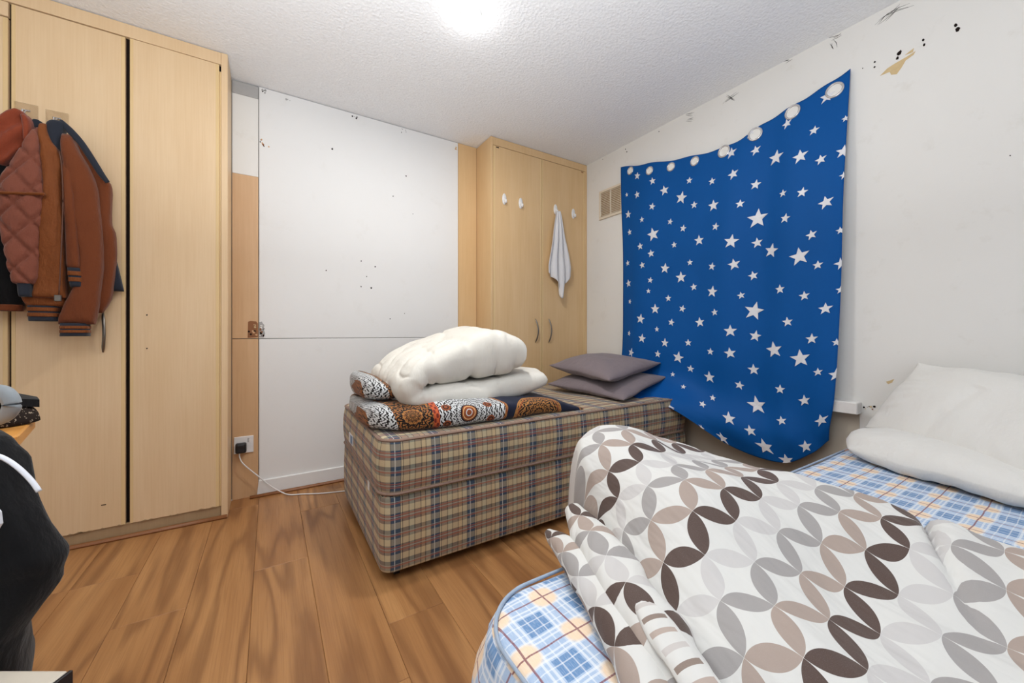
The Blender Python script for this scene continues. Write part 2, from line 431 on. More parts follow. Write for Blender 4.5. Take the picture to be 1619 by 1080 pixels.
def rrect(x0, x1, y0, y1, r, k=6):
    P = []
    for cx, cy, a0 in ((x1-r, y1-r, 0), (x0+r, y1-r, 90), (x0+r, y0+r, 180), (x1-r, y0+r, 270)):
        for i in range(k+1): a = math.radians(a0+90*i/k); P.append((cx+r*math.cos(a), cy+r*math.sin(a)))
    return np.array(P)
def slab(name, x0, x1, y0, y1, z0, z1, rc, re, mat, parent=None, puffy=0., step=.06, vs=0., noise=0.):
    """rounded upholstered block: corner radius rc, edge radius re; box-mapped UVs in metres"""
    base = rrect(x0, x1, y0, y1, rc, 6); pts = []
    for i in range(len(base)):
        a, b = base[i], base[(i+1) % len(base)]; m = max(1, int(np.linalg.norm(b-a)/step))
        for t in range(m): pts.append(a+(b-a)*t/m)
    pts = np.array(pts); n = len(pts); c = np.array([(x0+x1)/2, (y0+y1)/2])
    tn = np.roll(pts, -1, 0)-np.roll(pts, 1, 0); tn /= np.linalg.norm(tn, axis=1, keepdims=True); nr = np.stack([tn[:, 1], -tn[:, 0]], 1)
    arc = np.concatenate([[0], np.cumsum(np.linalg.norm(np.diff(pts, axis=0), axis=1))])
    lay = []
    for i in range(5): a = math.pi/2*i/4; lay.append((z0+re-re*math.cos(a), -(re-re*math.sin(a))))
    for i in range(1, 6): t = i/6; lay.append((z0+re+(z1-z0-2*re)*t, puffy*math.sin(math.pi*t)))
    for i in range(5): a = math.pi/2*i/4; lay.append((z1-re+re*math.sin(a), -(re-re*math.cos(a))))
    V = []
    for z, o in lay:
        for i in range(n): q = pts[i]+nr[i]*o; V.append((q[0], q[1], z))
    V = np.array(V)
    m = len(lay); F = []; LU = []
    for k in range(m-1):
        for i in range(n):
            j = (i+1) % n; F.append((k*n+i, k*n+j, (k+1)*n+j, (k+1)*n+i))
    cap = []
    # inner rings for the top so it can undulate
    last = (m-1)*n; rings = 6
    for r in range(1, rings+1):
        s = 1-r/rings*.98
        for i in range(n): q = V[last+i]; V = V
        ring = np.array([[c[0]+(V[last+i][0]-c[0])*s, c[1]+(V[last+i][1]-c[1])*s, z1] for i in range(n)])
        V = np.concatenate([V, ring])
    for r in range(rings):
        a = last if r == 0 else m*n+(r-1)*n; b = m*n+r*n
        for i in range(n): j = (i+1) % n; F.append((a+i, a+j, b+j, b+i))
    F.append(tuple(m*n+(rings-1)*n+i for i in range(n))); F.append(tuple(range(n-1, -1, -1)))
    if noise:
        V[:, 2] += noise*vn(V, 5)*(V[:, 2] > z0+re)
    for f in F:
        P = V[list(f)]; nrm = np.cross(P[1]-P[0], P[2]-P[0]); ln = np.linalg.norm(nrm)+1e-12
        if abs(nrm[2]) > .75*ln:
            for q in P: LU.append((q[0], q[1]+vs))
        else:
            ids = [i % n for i in f]
            for i, q in zip(ids, P):
                if abs(nrm[0]) > abs(nrm[1]): LU.append((q[1]+.05, q[2]))
                else: LU.append((q[0], q[2]))
    me = mk.__globals__['mk'](name, V, F, mat, parent, loopuv=np.array(LU))
    return me
def ring_path(x0, x1, y0, y1, z, r, step=.1):
    P = rrect(x0, x1, y0, y1, r, 6); P = np.concatenate([P, P[:1]]); Q = []
    for i in range(len(P)-1):
        m = max(1, int(np.linalg.norm(P[i+1]-P[i])/step))
        for t in range(m): q = P[i]+(P[i+1]-P[i])*t/m; Q.append((q[0], q[1], z))
    Q.append((P[0][0], P[0][1], z)); return Q
# ------------------------------------------------------------------ measured shapes
J = {'quilt': [(1.7951,-0.8114,-0.7968),(1.7407,-0.8285,-0.7928),(1.6534,-0.8621,-0.7888),(1.5675,-0.8974,-0.7834),(1.4888,-0.9048,-0.7807),(1.4118,-0.9036,-0.7848),(1.3357,-0.8961,-0.7901),(1.2402,-0.8836,-0.7928),(1.1635,-0.8697,-0.7981),(1.1493,-0.8621,-0.8021)],'front': [(1.8129,-0.8002,-0.78),(1.7828,-0.8002,-0.7759),(1.7426,-0.8002,-0.7629),(1.7127,-0.7989,-0.7456),(1.6533,-0.7948,-0.7372),(1.5537,-0.7894,-0.7344),(1.4522,-0.7935,-0.7316),(1.3507,-0.7989,-0.7302),(1.2498,-0.8029,-0.7288),(1.1586,-0.8135,-0.7274),(1.1082,-0.8215,-0.726),(1.0982,-0.8215,-0.7274)],'tail': [(1.1184,-0.858,-0.7337),(1.0984,-0.858,-0.7323),(1.0807,-0.8514,-0.7323),(1.0629,-0.8435,-0.738)],'cuffL': [(1.073,-0.8422,-0.7535),(1.0439,-0.8408,-0.7549),(1.0188,-0.8402,-0.7563),(1.0028,-0.8388,-0.7563)],'collar': [(1.8445,-0.7668,-0.734),(1.8286,-0.7826,-0.7325),(1.8118,-0.788,-0.734),(1.7904,-0.7921,-0.7382),(1.7701,-0.7921,-0.7424),(1.7465,-0.7853,-0.7452),(1.7293,-0.773,-0.7473),(1.7154,-0.7591,-0.748)],'collarback': [(1.8377,-0.8273,-0.8138),(1.8256,-0.8341,-0.7987),(1.8106,-0.8368,-0.7959),(1.7962,-0.8341,-0.8069)],'sleeve': [(1.7907,-0.743,-0.712),(1.7294,-0.7416,-0.6919),(1.669,-0.736,-0.6642),(1.5884,-0.7276,-0.6405),(1.4874,-0.7148,-0.6315),(1.4061,-0.7034,-0.6255),(1.324,-0.6933,-0.6224),(1.2408,-0.6904,-0.6224),(1.1562,-0.7048,-0.6285),(1.0823,-0.7318,-0.6345),(1.0201,-0.75,-0.642),(0.9913,-0.7555,-0.6449)],'cuffR': [(0.9946,-0.7467,-0.6641),(0.974,-0.7467,-0.6641),(0.9534,-0.7467,-0.6641),(0.9401,-0.7481,-0.6634)],'inner': [(1.6641,-0.7361,-0.708),(1.563,-0.7306,-0.6981),(1.461,-0.7278,-0.6909),(1.3589,-0.725,-0.6852),(1.2564,-0.7236,-0.6809),(1.2207,-0.7207,-0.6794)],'cuffI': [(1.2278,-0.7207,-0.6765),(1.2055,-0.7179,-0.6751),(1.1748,-0.7151,-0.6736),(1.1482,-0.7123,-0.6722)],'back': [(1.778,-0.7384,-0.7006),(1.7132,-0.7021,-0.6634),(1.6544,-0.6799,-0.633),(1.615,-0.6634,-0.6066),(1.509,-0.6543,-0.6066),(1.4451,-0.6483,-0.6066),(1.4023,-0.6452,-0.5941),(1.3159,-0.6437,-0.5902),(1.2293,-0.6437,-0.5941),(1.1642,-0.6467,-0.6004),(1.0991,-0.6498,-0.6098),(1.0428,-0.6528,-0.633)],'yoke': [[-0.746,2.37,1.8414],[-0.717,2.37,1.8083],[-0.6846,2.37,1.7649],[-0.6515,2.37,1.7014],[-0.6253,2.37,1.6488],[-0.604,2.37,1.6136]],'zip': [[-0.7345,2.325,1.6988],[-0.7284,2.325,1.6559],[-0.7249,2.325,1.5757],[-0.7236,2.325,1.495],[-0.7249,2.325,1.4138],[-0.7277,2.325,1.3123],[-0.7311,2.325,1.211],[-0.7345,2.325,1.1118]],'slider': [-0.7357,2.32,1.1013],'seam': [[-0.8913,2.318,1.497],[-0.8503,2.318,1.503],[-0.8121,2.318,1.5084],[-0.7714,2.318,1.5141]],'navyhem': [(1.1619,-0.8564,-0.8176),(1.1444,-0.8551,-0.8176),(1.12,-0.8538,-0.8176),(1.0996,-0.8513,-0.8176)],'piece': [(1.3021,-0.6098,-0.6003),(1.2576,-0.6114,-0.5907),(1.2021,-0.6129,-0.5811),(1.1445,-0.6145,-0.5706)],'hood': [(1.8526,-0.8731,-0.8496),(1.8345,-0.8936,-0.8391),(1.8021,-0.9201,-0.8324),(1.7616,-0.9425,-0.8298),(1.7213,-0.9486,-0.8391),(1.6826,-0.9486,-0.8601),(1.644,-0.9486,-0.8859),(1.6247,-0.9486,-0.8987)],'hoodfold': [(1.837,-0.8505,-0.8337),(1.8142,-0.848,-0.8233),(1.7759,-0.8441,-0.8193),(1.7418,-0.8428,-0.822),(1.7254,-0.8415,-0.8311)],'dark': [(1.7385,-0.9139,-0.8603),(1.7123,-0.919,-0.863),(1.6785,-0.9355,-0.8709),(1.6361,-0.9481,-0.8841),(1.5341,-0.9668,-0.8971),(1.3382,-0.9729,-0.8906),(1.2408,-0.9729,-0.8775),(1.1435,-0.9729,-0.8683),(1.0656,-0.9729,-0.863)],'darkhem': [(1.0695,-0.9729,-0.8643),(1.0558,-0.9729,-0.8656),(1.0442,-0.9729,-0.8709)]}
BJ = [(0.8015,-0.8963,-0.831),(0.7974,-0.9065,-0.8168),(0.7893,-0.9167,-0.7984),(0.774,-0.9268,-0.7882),(0.7536,-0.937,-0.777),(0.7077,-0.9472,-0.7607),(0.6568,-0.9574,-0.7373),(0.6262,-0.9574,-0.7271),(0.5956,-0.9574,-0.719),(0.5702,-0.9574,-0.724),(0.5345,-0.9574,-0.7353),(0.4886,-0.9574,-0.7577),(0.4734,-0.9574,-0.7628),(0.4326,-0.9574,-0.7709),(0.3918,-0.9574,-0.7719),(0.3409,-0.9574,-0.774),(0.3001,-0.9574,-0.7801)]
PIPE = [[-0.3333,0.8409,0.7894],[-0.3184,0.8316,0.7841],[-0.308,0.825,0.778],[-0.2976,0.8185,0.7692],[-0.2886,0.8129,0.7595],[-0.2797,0.8073,0.7481],[-0.2723,0.8026,0.7358]]
PATCH = [[-0.3154,0.8179,0.7028]]
BAND = [[-0.5382,1.3356,0.8228],[-0.517,1.3223,0.8284],[-0.4982,1.3105,0.8256],[-0.4865,1.3031,0.8145],[-0.4806,1.2994,0.7978],[-0.4865,1.3031,0.7812],[-0.4982,1.3105,0.7687],[-0.517,1.3223,0.7589]]
SEAT = [[-0.2665,0.841,0.45],[-0.299,0.842,0.45]]
DUV = [[[0.483,-0.3243,0.361],[0.529,-0.32,0.3761],[0.5759,-0.3157,0.3903],[0.6236,-0.3114,0.4037],[0.6722,-0.3071,0.4162],[0.7216,-0.3029,0.428],[0.7715,-0.2988,0.4391],[0.8218,-0.2945,0.4498],[0.8725,-0.2903,0.4602],[0.9232,-0.2859,0.4706],[0.9739,-0.2813,0.481],[1.0244,-0.2767,0.4913],[1.0747,-0.272,0.5017],[1.1247,-0.2672,0.5119],[1.1743,-0.2625,0.5218],[1.2237,-0.2578,0.5314],[1.2727,-0.2531,0.5408]],[[0.477,-0.2708,0.3683],[0.5227,-0.2664,0.3837],[0.5695,-0.262,0.3982],[0.6173,-0.2577,0.4117],[0.6661,-0.2535,0.4241],[0.7157,-0.2493,0.4357],[0.7659,-0.2452,0.4464],[0.8167,-0.241,0.4567],[0.8677,-0.2368,0.4668],[0.9189,-0.2324,0.4769],[0.9699,-0.2279,0.4872],[1.0207,-0.2231,0.4976],[1.0712,-0.2183,0.508],[1.1213,-0.2135,0.5183],[1.1711,-0.2087,0.5282],[1.2205,-0.204,0.5377],[1.2696,-0.1994,0.5469]],[[0.4709,-0.2172,0.3757],[0.5164,-0.2128,0.3916],[0.563,-0.2084,0.4064],[0.6108,-0.204,0.42],[0.6597,-0.1998,0.4323],[0.7095,-0.1956,0.4436],[0.7602,-0.1915,0.4539],[0.8114,-0.1874,0.4636],[0.8629,-0.1833,0.4732],[0.9145,-0.1789,0.4831],[0.9659,-0.1743,0.4933],[1.017,-0.1695,0.5039],[1.0677,-0.1646,0.5145],[1.1179,-0.1597,0.5249],[1.1678,-0.1549,0.5348],[1.2173,-0.1502,0.5442],[1.2664,-0.1456,0.5531]],[[0.4648,-0.1636,0.383],[0.5098,-0.1591,0.3995],[0.5562,-0.1547,0.4148],[0.6039,-0.1503,0.4286],[0.653,-0.1459,0.4409],[0.7032,-0.1417,0.4518],[0.7543,-0.1377,0.4615],[0.8059,-0.1337,0.4706],[0.858,-0.1297,0.4795],[0.91,-0.1254,0.489],[0.9619,-0.1208,0.4993],[1.0133,-0.1158,0.5103],[1.0641,-0.1107,0.5213],[1.1144,-0.1057,0.5318],[1.1643,-0.1009,0.5417],[1.2139,-0.0962,0.5508],[1.2631,-0.0917,0.5594]],[[0.4587,-0.1101,0.3903],[0.5032,-0.1056,0.4075],[0.5492,-0.101,0.4234],[0.5968,-0.0965,0.4376],[0.646,-0.092,0.45],[0.6965,-0.0877,0.4605],[0.7481,-0.0837,0.4695],[0.8003,-0.0798,0.4775],[0.8528,-0.076,0.4856],[0.9054,-0.0719,0.4947],[0.9577,-0.0671,0.5052],[1.0094,-0.0619,0.5168],[1.0604,-0.0565,0.5284],[1.1107,-0.0514,0.5392],[1.1607,-0.0467,0.5489],[1.2103,-0.0422,0.5577],[1.2596,-0.0379,0.5658]],[[0.4527,-0.0567,0.3974],[0.4965,-0.052,0.4155],[0.542,-0.0474,0.4322],[0.5894,-0.0427,0.4471],[0.6386,-0.038,0.4596],[0.6895,-0.0335,0.4698],[0.7416,-0.0294,0.4779],[0.7944,-0.0257,0.4847],[0.8474,-0.0222,0.4915],[0.9005,-0.0183,0.4998],[0.9533,-0.0133,0.5108],[1.0054,-0.0076,0.5237],[1.0563,-0.0019,0.5362],[1.1066,0.0031,0.5472],[1.1567,0.0077,0.5566],[1.2065,0.0119,0.5648],[1.256,0.016,0.5723]],[[0.4471,-0.0033,0.404],[0.4899,0.0014,0.4233],[0.5346,0.0061,0.4411],[0.5816,0.0109,0.4569],[0.6309,0.0158,0.4698],[0.6823,0.0208,0.4796],[0.735,0.0253,0.4867],[0.7883,0.029,0.4922],[0.8417,0.032,0.4974],[0.895,0.0354,0.5044],[0.9485,0.0407,0.5163],[1.001,0.0471,0.5313],[1.0517,0.0533,0.5452],[1.1019,0.0581,0.556],[1.1523,0.0621,0.5647],[1.2025,0.066,0.572],[1.2523,0.0698,0.5786]],[[0.442,0.05,0.4098],[0.4836,0.0547,0.4305],[0.5272,0.0594,0.4498],[0.5735,0.0643,0.4668],[0.6228,0.0694,0.4805],[0.6747,0.0748,0.49],[0.7281,0.0802,0.4958],[0.782,0.0844,0.5],[0.8358,0.0871,0.5044],[0.889,0.0896,0.5092],[0.9427,0.0953,0.522],[0.9957,0.1025,0.5399],[1.0456,0.1096,0.5556],[1.0965,0.1133,0.5656],[1.1478,0.1164,0.5729],[1.1986,0.1197,0.579],[1.2485,0.1232,0.5845]],[[0.438,0.1031,0.4145],[0.478,0.1079,0.4367],[0.5201,0.1126,0.4578],[0.5653,0.1173,0.4767],[0.6143,0.1223,0.4916],[0.6668,0.128,0.5008],[0.7209,0.1346,0.5042],[0.7753,0.1399,0.5059],[0.8298,0.1431,0.5123],[0.883,0.1453,0.5169],[0.9359,0.1503,0.5286],[0.9882,0.1577,0.5483],[1.0387,0.1653,0.5665],[1.0914,0.1676,0.5753],[1.1438,0.1697,0.5806],[1.195,0.1727,0.5851],[1.2449,0.1761,0.5897]],[[0.4356,0.1562,0.4178],[0.4738,0.1609,0.4415],[0.514,0.1656,0.4646],[0.5574,0.1702,0.4857],[0.6055,0.1747,0.5026],[0.6587,0.1798,0.5121],[0.7134,0.1869,0.5122],[0.7679,0.1942,0.5096],[0.8226,0.1985,0.5159],[0.8766,0.1998,0.525],[0.93,0.2038,0.5385],[0.983,0.2087,0.5572],[1.0357,0.2134,0.5735],[1.0888,0.2174,0.582],[1.141,0.2211,0.5863],[1.1918,0.2248,0.59],[1.2414,0.2285,0.5938]],[[0.4354,0.209,0.4193],[0.4718,0.2138,0.4443],[0.5099,0.2186,0.4693],[0.5512,0.2232,0.493],[0.5976,0.2273,0.5128],[0.6513,0.2315,0.524],[0.7069,0.2373,0.5259],[0.7616,0.2452,0.5245],[0.8162,0.252,0.5289],[0.8709,0.2531,0.5412],[0.9249,0.2558,0.5534],[0.979,0.2581,0.5695],[1.0336,0.2603,0.5818],[1.087,0.2662,0.5871],[1.1386,0.2718,0.5904],[1.1885,0.2764,0.5936],[1.2374,0.2806,0.5971]],[[0.4382,0.2617,0.4189],[0.4729,0.2664,0.4449],[0.5089,0.2714,0.4717],[0.5484,0.2764,0.498],[0.594,0.2805,0.5215],[0.6461,0.2832,0.5382],[0.701,0.2867,0.5449],[0.7558,0.293,0.5465],[0.8104,0.2991,0.5532],[0.8655,0.3017,0.5672],[0.9196,0.3055,0.5773],[0.974,0.3089,0.5867],[1.0292,0.3123,0.5913],[1.0837,0.3179,0.5922],[1.1347,0.3234,0.5943],[1.184,0.3283,0.5968],[1.2325,0.3327,0.5999]],[[0.4444,0.3141,0.417],[0.4777,0.3186,0.4436],[0.5114,0.3234,0.4719],[0.5482,0.3286,0.5014],[0.5915,0.3334,0.5298],[0.6409,0.3348,0.5535],[0.6948,0.3361,0.5664],[0.7489,0.3415,0.5707],[0.8035,0.3468,0.5775],[0.8587,0.3507,0.5901],[0.9133,0.3559,0.5996],[0.9682,0.361,0.6042],[1.0228,0.3658,0.6029],[1.0769,0.3711,0.6004],[1.1284,0.3761,0.5995],[1.1778,0.3806,0.6004],[1.2264,0.3849,0.6027]],[[0.4543,0.3664,0.4139],[0.4871,0.3705,0.4406],[0.5187,0.3747,0.4702],[0.5513,0.379,0.5034],[0.5903,0.3836,0.5388],[0.6355,0.3864,0.5693],[0.6873,0.3879,0.587],[0.7417,0.3913,0.5948],[0.7972,0.3947,0.6041],[0.8521,0.3999,0.6123],[0.9069,0.407,0.618],[0.9621,0.4143,0.6198],[1.0163,0.4204,0.6146],[1.0692,0.4251,0.6084],[1.1204,0.4291,0.6046],[1.1701,0.4331,0.6037],[1.219,0.4372,0.6053]],[[0.4674,0.4188,0.4107],[0.501,0.4227,0.437],[0.5325,0.4264,0.4668],[0.5623,0.4302,0.5027],[0.5937,0.4344,0.5444],[0.6323,0.4382,0.5805],[0.6819,0.4389,0.6056],[0.7365,0.44,0.6193],[0.7921,0.4431,0.6283],[0.8456,0.4511,0.6309],[0.8997,0.4595,0.6302],[0.9546,0.4678,0.6271],[1.0087,0.4747,0.6206],[1.0607,0.4785,0.6128],[1.1115,0.4817,0.6077],[1.1615,0.4854,0.6062],[1.2107,0.4895,0.6077]],[[0.482,0.4716,0.4085],[0.5176,0.4756,0.4342],[0.5501,0.4793,0.4634],[0.5779,0.483,0.4987],[0.6007,0.4878,0.544],[0.6321,0.4914,0.5849],[0.6798,0.49,0.614],[0.733,0.4904,0.6336],[0.7869,0.4952,0.6407],[0.839,0.505,0.6413],[0.8923,0.5133,0.6363],[0.9462,0.5206,0.6291],[0.9995,0.5264,0.6208],[1.0512,0.5301,0.6132],[1.102,0.5335,0.6087],[1.1523,0.5373,0.6081],[1.202,0.5417,0.6104]],[[0.4959,0.5246,0.4082],[0.5338,0.5288,0.4337],[0.568,0.533,0.4632],[0.5944,0.537,0.4995],[0.6124,0.5404,0.5431],[0.6412,0.5412,0.5837],[0.6825,0.5406,0.6159],[0.7302,0.543,0.6403],[0.7824,0.5479,0.6466],[0.8334,0.5579,0.6455],[0.8855,0.5668,0.6394],[0.9384,0.5735,0.6301],[0.9906,0.5782,0.6206],[1.0417,0.5812,0.6129],[1.0926,0.585,0.61],[1.1432,0.5894,0.6109],[1.1933,0.5942,0.6142]],[[0.5065,0.5774,0.4101],[0.5461,0.5818,0.4358],[0.5829,0.5862,0.4652],[0.6133,0.59,0.5],[0.6313,0.5915,0.5408],[0.6522,0.5923,0.5831],[0.6836,0.5948,0.6217],[0.7255,0.5991,0.6518],[0.7758,0.6044,0.6588],[0.8271,0.613,0.6543],[0.8795,0.6209,0.6476],[0.932,0.6277,0.6363],[0.984,0.6322,0.6265],[1.0337,0.6339,0.6171],[1.0844,0.6379,0.6151],[1.135,0.6426,0.6168],[1.1851,0.6474,0.6203]],[[0.5121,0.6298,0.4142],[0.5518,0.6341,0.44],[0.5885,0.6381,0.469],[0.6191,0.6412,0.502],[0.6413,0.6432,0.5395],[0.6577,0.6464,0.5823],[0.6824,0.6502,0.6247],[0.7214,0.6549,0.6585],[0.7704,0.6603,0.6717],[0.8218,0.6681,0.6711],[0.8744,0.6757,0.6638],[0.9273,0.6832,0.6521],[0.9796,0.6891,0.6413],[1.0287,0.6907,0.6311],[1.078,0.6932,0.6265],[1.1278,0.697,0.6265],[1.1775,0.7014,0.6291]],[[0.5127,0.682,0.42],[0.5509,0.686,0.4462],[0.5855,0.6898,0.4751],[0.6146,0.693,0.5073],[0.6368,0.6964,0.5434],[0.6548,0.7005,0.5839],[0.679,0.7038,0.6281],[0.7163,0.7098,0.6628],[0.7639,0.7165,0.6773],[0.8158,0.7238,0.6824],[0.8683,0.731,0.6764],[0.921,0.738,0.666],[0.9728,0.7434,0.6554],[1.0226,0.7464,0.6461],[1.0717,0.7488,0.6403],[1.121,0.752,0.6385],[1.1704,0.7558,0.6397]],[[0.5093,0.734,0.4272],[0.5456,0.7379,0.4537],[0.5782,0.7415,0.4827],[0.6059,0.7449,0.5148],[0.6286,0.7483,0.5503],[0.6491,0.7515,0.5894],[0.6741,0.7547,0.6289],[0.7119,0.7625,0.657],[0.7582,0.7711,0.6714],[0.8092,0.7785,0.6805],[0.8616,0.7853,0.6804],[0.9138,0.7916,0.6742],[0.9653,0.7968,0.6661],[1.0156,0.8005,0.6586],[1.0651,0.8035,0.6532],[1.1143,0.8067,0.6508],[1.1636,0.8103,0.6511]],[[0.5036,0.786,0.4349],[0.5384,0.7898,0.4617],[0.5698,0.7934,0.4908],[0.5974,0.7969,0.5224],[0.6218,0.8002,0.5565],[0.6457,0.8036,0.5921],[0.6739,0.8081,0.6253],[0.711,0.8155,0.6501],[0.7555,0.8239,0.6661],[0.8046,0.8316,0.6761],[0.8557,0.8384,0.6798],[0.9072,0.8445,0.678],[0.9583,0.8497,0.6734],[1.0086,0.8539,0.6683],[1.0583,0.8574,0.6642],[1.1077,0.8609,0.6621],[1.1569,0.8644,0.662]],[[0.4969,0.8382,0.4427],[0.5309,0.842,0.4695],[0.562,0.8457,0.4982],[0.5905,0.8493,0.5287],[0.6172,0.8529,0.5606],[0.6444,0.857,0.5924],[0.6753,0.8622,0.6213],[0.7123,0.869,0.6445],[0.7551,0.8767,0.6611],[0.8021,0.8841,0.6722],[0.8515,0.891,0.6781],[0.9018,0.897,0.6795],[0.9522,0.9023,0.6781],[1.0023,0.9068,0.6755],[1.052,0.9108,0.6731],[1.1014,0.9145,0.6719],[1.1505,0.9182,0.6721]]]
ST = [(0.1007,0.044,0.0265),(0.036,0.1132,0.0146),(0.1007,0.1195,0.0247),(0.1799,0.0755,0.0237),(0.2302,0.1195,0.0312),(0.3022,0.1572,0.0378),(0.3309,0.1006,0.0201),(0.4317,0.1258,0.0205),(0.3597,0.1887,0.0213),(0.446,0.2013,0.0319),(0.5252,0.1258,0.0278),(0.6187,0.1761,0.0253),(0.5612,0.2138,0.0219),(0.1799,0.1698,0.0236),(0.1295,0.2075,0.0191),(0.0432,0.1824,0.0272),(0.0504,0.239,0.0216),(0.1871,0.2579,0.0437),(0.259,0.2264,0.0194),(0.3165,0.2516,0.0219),(0.3885,0.2893,0.03),(0.4604,0.2579,0.0216),(0.5324,0.3019,0.0375),(0.6331,0.3145,0.0265),(0.6331,0.2579,0.0491),(0.7626,0.2767,0.0224),(0.7482,0.2201,0.0175),(0.8345,0.2327,0.0228),(0.9065,0.1761,0.0222),(0.8201,0.1509,0.0315),(0.705,0.1258,0.0358),(0.6115,0.0755,0.024),(0.5036,0.0377,0.028),(0.8705,0.1006,0.0201),(0.9928,0.1069,0.0135),(0.9928,0.1761,0.0271),(1.0,0.2264,0.0169),(0.9353,0.2704,0.0288),(0.9928,0.3333,0.0158),(0.8777,0.327,0.0224),(0.6978,0.3396,0.0347),(0.8273,0.3648,0.0421),(0.9065,0.3899,0.0198),(1.0,0.3962,0.027),(1.0,0.4465,0.018),(0.8489,0.4465,0.0214),(0.741,0.4277,0.0226),(0.6187,0.3899,0.024),(0.5468,0.3585,0.0303),(0.4532,0.3585,0.0217),(0.3525,0.3459,0.0184),(0.2806,0.2956,0.0191),(0.1799,0.3145,0.0253),(0.1223,0.2893,0.0243),(0.036,0.3333,0.0199),(0.1367,0.3459,0.0224),(0.2446,0.3585,0.0325),(0.3165,0.3836,0.0344),(0.3741,0.4088,0.0212),(0.4604,0.4214,0.0317),(0.5755,0.434,0.019),(0.2662,0.4403,0.0209),(0.1799,0.3899,0.0202),(0.0432,0.3962,0.027),(0.1727,0.4214,0.0169),(0.0576,0.4528,0.0161),(0.9137,0.0314,0.028),(0.7482,0.044,0.0225),(0.5827,0.0,0.027),(0.1367,0.5031,0.0328),(0.2086,0.4717,0.0316),(0.3309,0.4654,0.0212),(0.4748,0.4717,0.0195),(0.6259,0.4717,0.0471),(0.9424,0.478,0.0259),(0.777,0.4969,0.0227),(0.5396,0.5157,0.0321),(0.4101,0.4969,0.0284),(0.2878,0.5031,0.0217),(0.223,0.5283,0.0168),(0.0576,0.5535,0.017),(0.1511,0.566,0.029),(0.2662,0.566,0.0263),(0.3669,0.5535,0.0207),(0.4604,0.5723,0.0196),(0.5396,0.5723,0.0292),(0.6331,0.5283,0.0289),(0.7194,0.5597,0.0388),(0.8849,0.5346,0.024),(0.9928,0.5472,0.0169),(0.8345,0.5786,0.0408),(0.0863,0.6415,0.0288),(0.2374,0.6164,0.0222),(0.3309,0.6101,0.0338),(0.3813,0.6478,0.0206),(0.4532,0.6667,0.0316),(0.6259,0.6164,0.028),(0.3165,0.6981,0.0149),(0.3669,0.7484,0.0154),(0.5683,0.673,0.0222),(0.4676,0.7547,0.0175),(0.4388,0.805,0.0195),(0.6331,0.7358,0.0446),(0.7482,0.6667,0.0221),(0.9209,0.6164,0.0182),(1.0,0.6289,0.0285),(0.8633,0.7044,0.0251),(0.9496,0.8113,0.026),(0.7482,0.7862,0.0211),(0.5324,0.8239,0.0334),(0.6043,0.8553,0.0266),(0.4245,0.9937,0.0174),(0.4892,0.9686,0.03),(0.6403,0.9245,0.0381),(0.8273,0.9434,0.0259),(0.705,0.9874,0.0292),(0.3309,0.9623,0.026)]
EY = [(0.0576,0.0189),(0.1655,0.0314),(0.2518,0.0252),(0.3453,0.0252),(0.4676,0.0126),(0.6043,0.0126),(0.7698,0.0189),(0.9424,0.0252)]
HOLES = [([0.6443,2.1769],0.004),([0.6026,2.1813],0.0073),([0.6026,2.1584],0.0073),([0.5219,2.1718],0.0165),([0.5278,2.1534],0.0099),([0.4491,2.1828],0.0079),([0.4472,2.1604],0.0086),([0.3594,2.1832],0.0099),([0.3544,2.1622],0.0132),([2.0466,2.3678],0.0073),([2.0342,2.3433],0.0083),([1.7446,2.3708],0.0059),([2.2865,2.3811],0.0053),([0.226,1.6109],0.004)]
SCUFF = [[[0.5983,2.3503],[0.5562,2.361],[0.4867,2.3584]],[[0.577,2.3472],[0.5298,2.3757]],[[1.2852,2.3433],[1.2109,2.3651]],[[1.2662,2.3792],[1.2291,2.3299]],[[0.7677,2.391],[0.7234,2.3927]],[[0.7577,2.3661],[0.7478,2.3291]],[[0.9647,2.3968],[0.9353,2.3926]],[[1.5398,2.3887],[1.4861,2.3712]],[[1.5353,2.3449],[1.4905,2.3323]]]
LUMP = [[([0.6225,0.7151,0.525],0.022),([0.6015,0.648,0.515],0.038),([0.5578,0.5468,0.508],0.05),([0.5184,0.4427,0.503],0.048),([0.4903,0.3657,0.498],0.044),([0.4682,0.3055,0.49],0.036),([0.4412,0.241,0.485],0.034)],[([0.5679,0.7371,0.475],0.012),([0.5498,0.6743,0.485],0.026),([0.5203,0.5787,0.495],0.035),([0.4925,0.4903,0.49],0.035),([0.4569,0.4084,0.488],0.035),([0.427,0.3433,0.485],0.032),([0.3905,0.2704,0.48],0.03)],[([0.5497,0.4913,0.515],0.012),([0.5027,0.4102,0.528],0.02),([0.4726,0.3422,0.526],0.024),([0.457,0.2895,0.52],0.024),([0.438,0.2288,0.512],0.022)]]

